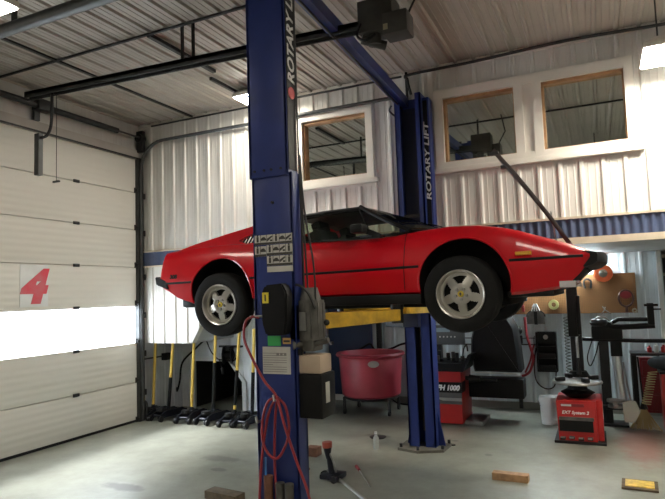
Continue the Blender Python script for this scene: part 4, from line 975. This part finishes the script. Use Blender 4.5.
# pegboard and what hangs on it
struct_y = 2.40
tag(B().box(5.05, 7.14, 2.365, 2.395, 1.46, 2.04).build('pegboard', m_peg, smooth=False), 'brown pegboard on the recess wall with tools hung on it', 'pegboard')
pb = bpy.data.objects['pegboard']
nt = m_peg.node_tree; bs = nt.nodes['Principled BSDF']; tc3 = nt.nodes.new('ShaderNodeTexCoord')
vm = nt.nodes.new('ShaderNodeVectorMath'); vm.operation = 'MULTIPLY'; vm.inputs[1].default_value = (40, 40, 40); nt.links.new(tc3.outputs['Object'], vm.inputs[0])
vf = nt.nodes.new('ShaderNodeVectorMath'); vf.operation = 'FRACTION'; nt.links.new(vm.outputs[0], vf.inputs[0])
vs_ = nt.nodes.new('ShaderNodeVectorMath'); vs_.operation = 'SUBTRACT'; vs_.inputs[1].default_value = (.5, 0, .5); nt.links.new(vf.outputs[0], vs_.inputs[0])
v2 = nt.nodes.new('ShaderNodeVectorMath'); v2.operation = 'MULTIPLY'; v2.inputs[1].default_value = (1, 0, 1); nt.links.new(vs_.outputs[0], v2.inputs[0])
vl = nt.nodes.new('ShaderNodeVectorMath'); vl.operation = 'LENGTH'; nt.links.new(v2.outputs[0], vl.inputs[0])
lt = nt.nodes.new('ShaderNodeMath'); lt.operation = 'LESS_THAN'; lt.inputs[1].default_value = .2; nt.links.new(vl.outputs['Value'], lt.inputs[0])
mx = nt.nodes.new('ShaderNodeMix'); mx.data_type = 'RGBA'; nt.links.new(lt.outputs[0], mx.inputs[0])
src = bs.inputs['Base Color'].links[0].from_socket; nt.links.new(src, mx.inputs[6]); mx.inputs[7].default_value = (.06, .03, .015, 1); nt.links.new(mx.outputs[2], bs.inputs['Base Color'])
t = thing('cord_spool', 'round orange cord spool hung at the top of the pegboard', 'spool', (6.72, 2.3, 2.05))
b = B(); b.lathe([(.05, -.05), (.122, -.05), (.130, -.035), (.122, -.02), (.075, -.015), (.075, .03), (.125, .035), (.125, .05), (.05, .05)], (6.72, 2.30, 2.045), (0, 1, 0), 40); b.build('rim', m_org, t)
b = B(); b.lathe([(0, -.058), (.05, -.056), (.062, -.048), (.062, 0)], (6.72, 2.30, 2.045), (0, 1, 0), 24); b.tube([(6.67, 2.235, 2.05), (6.72, 2.225, 2.08), (6.77, 2.235, 2.04)], .008); b.build('hub', mat('hub_grey', (.30, .28, .25), .4, .5), t)
b = B(); b.tube([(6.465, 2.34, 1.83), (6.45, 2.34, 1.90)]+[(6.50+.05*math.cos(a), 2.34, 1.915+.055*math.sin(a)) for a in np.linspace(PI, 0, 9)]+[(6.55, 2.34, 1.90), (6.54, 2.34, 1.83)], .016, 6)
tag(b.build('puller_clamp', m_dark), 'dark horseshoe shaped puller on the pegboard left of the orange spool', 'puller')
t = thing('filter_strap', 'dark ring tool with a red top, hung low on the pegboard below the orange spool', 'strap wrench', (6.95, 2.33, 1.7))
b = B(); b.tube([(7.0+.095*math.cos(a), 2.345, 1.67+.12*math.sin(a)) for a in np.linspace(0, 2*PI, 33)[:-1]], .014, 6, closed=True); b.build('ring', mat('ring_brown', (.08, .03, .02), .5), t)
b = B(); b.prism([(7.0+.075*math.cos(a), 1.72+.055*math.sin(a)) for a in np.linspace(0, 2*PI, 21)[:-1]], 'y', 2.335, 2.355); b.build('red_head', m_hose, t)
B().box(6.98, 7.02, 2.335, 2.36, 1.47, 1.56, .005).build('tail', MATS['ring_brown'], t)
def roll(x, z, r, label, m__, y=2.33):
    o = B().lathe([(r*.45, -.025), (r, -.025), (r, .025), (r*.45, .025), (r*.45, -.025)], (x, y, z), (0, 1, 0), 32).build('tape_roll', m__); tag(o, label, 'tape roll')
roll(6.01, 1.60, .075, 'pale yellow tape roll on the pegboard below the nose of the car', mat('tape_yellow', (.58, .56, .22), .5))
roll(7.10, 1.49, .035, 'small pale tape roll at the lower right corner of the pegboard', mat('tape_pale', (.45, .43, .30), .5))
t = thing('pliers', 'chrome pliers hung at the lower edge of the pegboard above the tower head', 'pliers', (6.72, 2.33, 1.48))
b = B(); b.tube([(6.66, 2.34, 1.44), (6.70, 2.34, 1.50), (6.72, 2.34, 1.55)], .009, 6); b.build('handle', m_steel, t)
b = B(); b.tube([(6.79, 2.34, 1.45), (6.72, 2.34, 1.50), (6.68, 2.34, 1.56)], .009, 6); b.build('handle', m_steel, t)
t = thing('hand_brush', 'dark half-round brush with white prongs hung at the lower edge of the pegboard', 'brush', (5.74, 2.3, 1.5))
b = B(); b.prism([(5.61, 1.31), (5.61, 1.42)]+[(5.74+.13*math.cos(a), 1.42+.10*math.sin(a)) for a in np.linspace(PI, 0, 12)]+[(5.87, 1.31)], 'y', 2.32, 2.36); hb = b.build('body', m_motor, t)
B().box(5.715, 5.765, 2.312, 2.32, 1.30, 1.50).build('centre_bar', m_black, hb)
B().tube([(5.74+.135*math.cos(a), 2.33, 1.42+.105*math.sin(a)) for a in np.linspace(PI, 0, 14)], .010, 6).build('edge', m_black, hb)
for dx in (-.06, -.02, .02, .06): B().tube([(5.745+dx*.25, 2.30, 1.62), (5.745+dx, 2.30, 1.51)], .010, 6).build('prong', m_white, t)
o = B(); o.cyl((5.55, 2.30, 1.585), (5.55, 2.36, 1.585), .03, n=16); o.box(5.54, 5.58, 2.32, 2.35, 1.5, 1.56); tag(o.build('gauge', m_hose), 'small red gauge on the pegboard beside the dark half-round brush', 'gauge')

# wire shelf, cap, bin box, hoses on the recess wall
t = thing('wire_shelf', 'black wire shelf on the ribbed wall below the pegboard', 'shelf', (5.3, 2.3, 1.05))
for z, nm in ((1.10, 'upper_rail'), (1.00, 'lower_rail')):
    b = B(); b.tube([(3.9, 2.25, z), (5.72, 2.25, z)], .008, 6); b.build(nm, m_black, t)
for x in (4.0, 4.5, 5.0, 5.35, 5.7):
    b = B(); b.tube([(x, 2.38, 1.12), (x, 2.25, 1.10), (x, 2.25, 1.00), (x, 2.38, .98)], .007, 5); b.build('bracket', m_black, t)
B().box(3.9, 5.72, 2.25, 2.38, .993, 1.000).build('deck', m_black, t)
t = thing('cap', 'baseball cap, pale green and black, on the wire shelf beside the wheel guard', 'cap', (5.45, 2.32, 1.11))
B().sph((5.44, 2.32, 1.21), .085, (1.1, .8, .95)).build('crown', m_black, t); B().sph((5.43, 2.25, 1.27), .06, (1.2, .5, .45)).build('pale_panel', mat('cap_green', (.42, .50, .36), .7), t)
B().box(5.36, 5.53, 2.26, 2.36, 1.005, 1.14, .02).build('lower_cap', m_black, t)
t = thing('bin_rack', 'black open-fronted bin rack on the wall above the white bucket', 'rack', (5.87, 2.3, .6))
b = B(); b.box(5.73, 6.02, 2.37, 2.385, .60, 1.19); b.box(5.73, 5.745, 2.20, 2.37, .60, 1.19); b.box(6.005, 6.02, 2.20, 2.37, .60, 1.19)
for z in (.60, .78, .96, 1.03): b.box(5.745, 6.005, 2.20, 2.37, z, z+.015)
b.box(5.745, 6.005, 2.20, 2.215, 1.04, 1.19)
b.build('frame', m_black, t, smooth=False)
B().cyl((5.875, 2.19, 1.12), (5.875, 2.20, 1.12), .035, n=20).build('round_badge', m_paper, t)
for z in (.615, .795): B().box(5.76, 5.99, 2.21, 2.3, z, z+.08, .01).build('bin', m_dark, t)
b = B(); b.tube([(6.17+.035*math.cos(a), 2.30+.035*math.sin(a), 1.42-.0078*a) for a in np.linspace(0, 2*PI*18, 300)], .006, 5)
tag(b.build('coiled_hose', mat('hose_dark_green', (.05, .07, .06), .5)), 'dark coiled air hose hanging between the bin rack and tyre changer column', 'hose')
b = B(); b.tube(smoothpath([(5.585, 2.26, 1.42), (5.60, 2.24, 1.15), (5.65, 2.22, .95), (5.68, 2.2, .80), (5.63, 2.2, .62), (5.56, 2.2, .55), (5.50, 2.2, .53)]), .020, 8)
tag(b.build('red_air_line', m_hose), 'red hose hanging on the recess wall right of the wheel guard', 'hose')
b = B(); b.tube(smoothpath([(5.55, 2.22, .58), (5.63, 2.2, .75), (5.67, 2.2, .90), (5.70, 2.2, 1.0)]), .014, 8); tag(b.build('red_strap', m_hose), 'second shorter red line crossing the red hose beside the wheel guard', 'hose')
tag(B().tube(smoothpath([(5.72, 2.3, .95), (5.68, 2.28, .7), (5.70, 2.28, .45), (5.82, 2.28, .34), (5.95, 2.28, .38), (5.99, 2.28, .60)]), .010, 6).build('cable', m_black), 'black cable looping below the black bin rack', 'cable')
# store shelves beyond the right end of the recess
t = thing('store_shelf', 'dark shelf unit with white shelf boards beyond the right end of the recess', 'shelf unit', (8.0, 3.1, 0))
for z in (.5, .95, 1.44, 1.655, 2.0, 2.28): B().box(7.52, 8.7, 2.9, 3.3, z-.015, z+.025).build('shelf_board', mat('shelf_white', (.72, .70, .58), .5), t)
for x in (7.50, 8.72): B().box(x-.015, x+.015, 2.88, 3.32, 0, 2.33).build('side_frame', m_dark, t)
rk = random.Random(3)
for k in range(12):
    z = (.525, .975, 1.68, 2.025)[k % 4]; x = 7.55+.09*(k//4)+.01*k; h = .12+.1*rk.random()
    o = B().box(x, x+.07, 2.95, 3.1, z, z+h, .008).build('storage_box', [m_dark, m_motor, m_mred, m_white][(k*7) % 4])
    cn = ['dark', 'grey', 'red', 'white'][(k*7) % 4]; sh = ['lowest used', 'second', 'fourth', 'fifth'][k % 4]
    tag(o, '%s box, %s from the left, on the %s store shelf from below' % (cn, ['first', 'second', 'third'][k//4], ['first', 'second', 'fourth', 'fifth'][k % 4]), 'box', 'boxes on the store shelves')

# ---------------------------------------------------------------- floor pieces near the camera
m_block = mat('old_wood', (.12, .085, .05), .8, 0, .35, 14, .2, 40); m_pine = mat('pine_wood', (.42, .24, .12), .7, 0, .3, 14, .15, 40)
o = B().box(-.19, .19, -.07, .07, 0, .075, .006, M=Matrix.Translation((3.36, -2.50, 0)) @ Matrix.Rotation(-.12, 4, 'Z')).build('wood_block', m_block); tag(o, 'dark weathered wood block on the floor left of the near lift post', 'wood block')
o = B().box(-.17, .17, -.05, .05, 0, .07, .006, M=Matrix.Translation((5.75, -1.10, 0)) @ Matrix.Rotation(-.03, 4, 'Z')).build('wood_block', m_pine); tag(o, 'pale reddish lumber block on the open floor below the front of the car', 'wood block')
o = B().box(3.42, 3.57, -1.0, -.86, 0, .10, .006).build('wood_block', mat('brown_block', (.16, .07, .04), .8, 0, .3, 14)); tag(o, 'small brown block on the floor just right of the near lift post', 'wood block')
o = B().lathe([(0, 0), (.10, 0), (.11, .015), (.05, .04), (0, .045)], (3.62, -1.5, 0), n=20).build('rubber_pad', MATS['brown_block']); tag(o, 'dark round pad on the floor at the right side of the near lift post', 'pad')
t = thing('floor_plate', 'yellow plate with a black frame lying on the floor at the lower right', 'floor plate', (6.87, -.9, 0))
Mz = Matrix.Translation((6.88, -.90, 0)) @ Matrix.Rotation(-.05, 4, 'Z')
B().box(-.15, .15, -.14, .14, 0, .02, .004, M=Mz).build('frame', m_block, t); B().box(-.12, .12, -.10, .10, .02, .028, .002, M=Mz).build('yellow_plate', mat('plate_yellow', (.60, .40, .06), .5, 0, .35, 20), t)
t = thing('spray_bottle', 'clear plastic bottle standing on the floor near the rear lift post', 'bottle', (4.10, -.45, 0))
B().lathe([(0, 0), (.032, 0), (.036, .02), (.036, .13), (.015, .165), (.015, .18), (0, .18)], (4.10, -.45, 0), n=24).build('bottle', mat('clear_plastic', (.36, .38, .36), .15, 0, 0, spec=.8), t)
B().cyl((4.10, -.45, .18), (4.10, -.45, .205), .016).build('cap', m_white, t)
tag(B().lathe([(0, 0.001), (.10, .001), (.11, .012), (.08, .02), (0, .02)], (3.93, .06, 0), n=28).build('drip_dish', m_dark), 'flat dark dish on the floor just behind the clear bottle', 'dish')
t = thing('hand_tool', 'black stubby hand tool standing on the floor with a red-brown top', 'tool', (3.98, -1.63, 0))
b = B(); b.box(3.96, 4.18, -1.72, -1.52, .01, .06, .015); b.build('base', m_jack, t)
for x, y in ((3.97, -1.62), (4.14, -1.75)): B().cyl((x, y-.02, .035), (x, y+.02, .035), .035, n=16).build('wheel', m_dark, t)
B().cyl((4.06, -1.63, .05), (4.02, -1.63, .28), .032, .022).build('stem', m_jack, t); B().cyl((4.025, -1.63, .20), (4.02, -1.63, .32), .022, .048).build('collar', m_jack, t)
B().cyl((4.02, -1.63, .31), (4.018, -1.63, .365), .050, .052).build('red_cap', mat('cap_red_brown', (.30, .06, .04), .6), t)
b = B(); b.tube([(4.10, -1.60, .04), (4.09, -1.63, .16), (4.04, -1.64, .27)], .010, 6); b.build('link_rod', m_steel, t)
tag(B().cyl((4.12, -1.64, .022), (4.80, -2.30, .022), .016, n=10).build('pry_bar', m_steel), 'long steel bar lying on the floor from the black hand tool towards the camera', 'bar')
t = thing('screwdriver', 'thin steel screwdriver with a red handle lying on the floor', 'screwdriver', (4.25, -1.35, 0))
B().cyl((4.16, -1.22, .018), (4.24, -1.33, .018), .018, .014).build('handle', m_hose, t); B().cyl((4.24, -1.33, .014), (4.52, -1.74, .008), .006, n=8).build('shank', m_steel, t)
tag(B().lathe([(0, .001), (.03, .001), (.03, .012), (0, .012)], (4.93, -.02, 0), n=12).build('floor_nut', m_dark), 'tiny dark nut on the floor in front of the rear lift base', 'nut')

# red air hose hung on the near post
t = thing('red_hose', 'red air hose looped over a hook on the near lift post', 'hose', (4.55, -3.6, 0))
Yh = -3.565
p_ = [(4.46, 1.73), (4.40, 1.735), (4.345, 1.70), (4.33, 1.59), (4.38, 1.47), (4.49, 1.29), (4.585, 1.185), (4.655, 1.00), (4.74, .77), (4.83, .54), (4.92, .10), (4.97, .02)]
B().tube(smoothpath([(x, Yh-(.02 if i > 6 else 0), z) for i, (x, z) in enumerate(p_)]), .0095, 8).build('feed_line', m_hose, t)
lp = [(4.575, 1.17), (4.50, 1.13), (4.455, .97), (4.475, .83), (4.555, .76), (4.625, .825), (4.672, .96), (4.648, 1.12)]
N_ = len(lp); pts = []
for i in range(N_):
    a, b1, c_, d1 = (Vector((lp[(i+k) % N_][0], -3.555, lp[(i+k) % N_][1])) for k in (-1, 0, 1, 2))
    for j in range(6):
        u = j/6; pts.append(.5*((2*b1)+(-a+c_)*u+(2*a-5*b1+4*c_-d1)*u*u+(-a+3*b1-3*c_+d1)*u**3))
B().tube(pts, .0095, 8, closed=True).build('loop', m_hose, t)
B().tube(smoothpath([(4.57, -3.54, 1.18), (4.50, -3.54, 1.05), (4.45, -3.545, .80), (4.42, -3.55, .50), (4.40, -3.56, .02)]), .0095, 8).build('hanging_line', m_hose, t)
B().tube(smoothpath([(4.58, -3.535, 1.18), (4.555, -3.535, 1.05), (4.54, -3.535, .76), (4.55, -3.54, .50), (4.56, -3.54, .02)]), .0095, 8).build('second_line', m_hose, t)
B().tube([(4.575, -3.50, 1.16), (4.575, -3.58, 1.16), (4.575, -3.59, 1.20)], .008, 6).build('hook', m_steel, t)
B().cyl((4.385, -3.565, 1.735), (4.52, -3.565, 1.74), .009, n=8).build('inflator', m_steel, t)
tag(B().tube(smoothpath([(4.47, -3.54, .76), (4.472, -3.545, .5), (4.47, -3.55, .02)]), .007, 6).build('blue_line', mat('line_blue', (.05, .18, .45), .4)), 'thin blue line hanging down the near lift post beside the red hose', 'hose')
for k, (x, zt, m__, lb) in enumerate(((4.492, .64, MATS['brown_block'], 'tall rust brown height adapter in the rack at the foot of the near lift post'), (4.585, .60, m_motor, 'middle grey height adapter at the foot of the near lift post'), (4.655, .60, m_motor, 'right-hand grey height adapter at the foot of the near lift post'))):
    o = B().cyl((x, -3.545, .2), (x, -3.545, zt), .03, .032, n=20).build('height_adapter', m__); tag(o, lb, 'adapter', 'height adapters on the near post')
B().box(4.45, 4.70, -3.585, -3.50, .16, .20, .004).build('adapter_rack', m_dark, L)
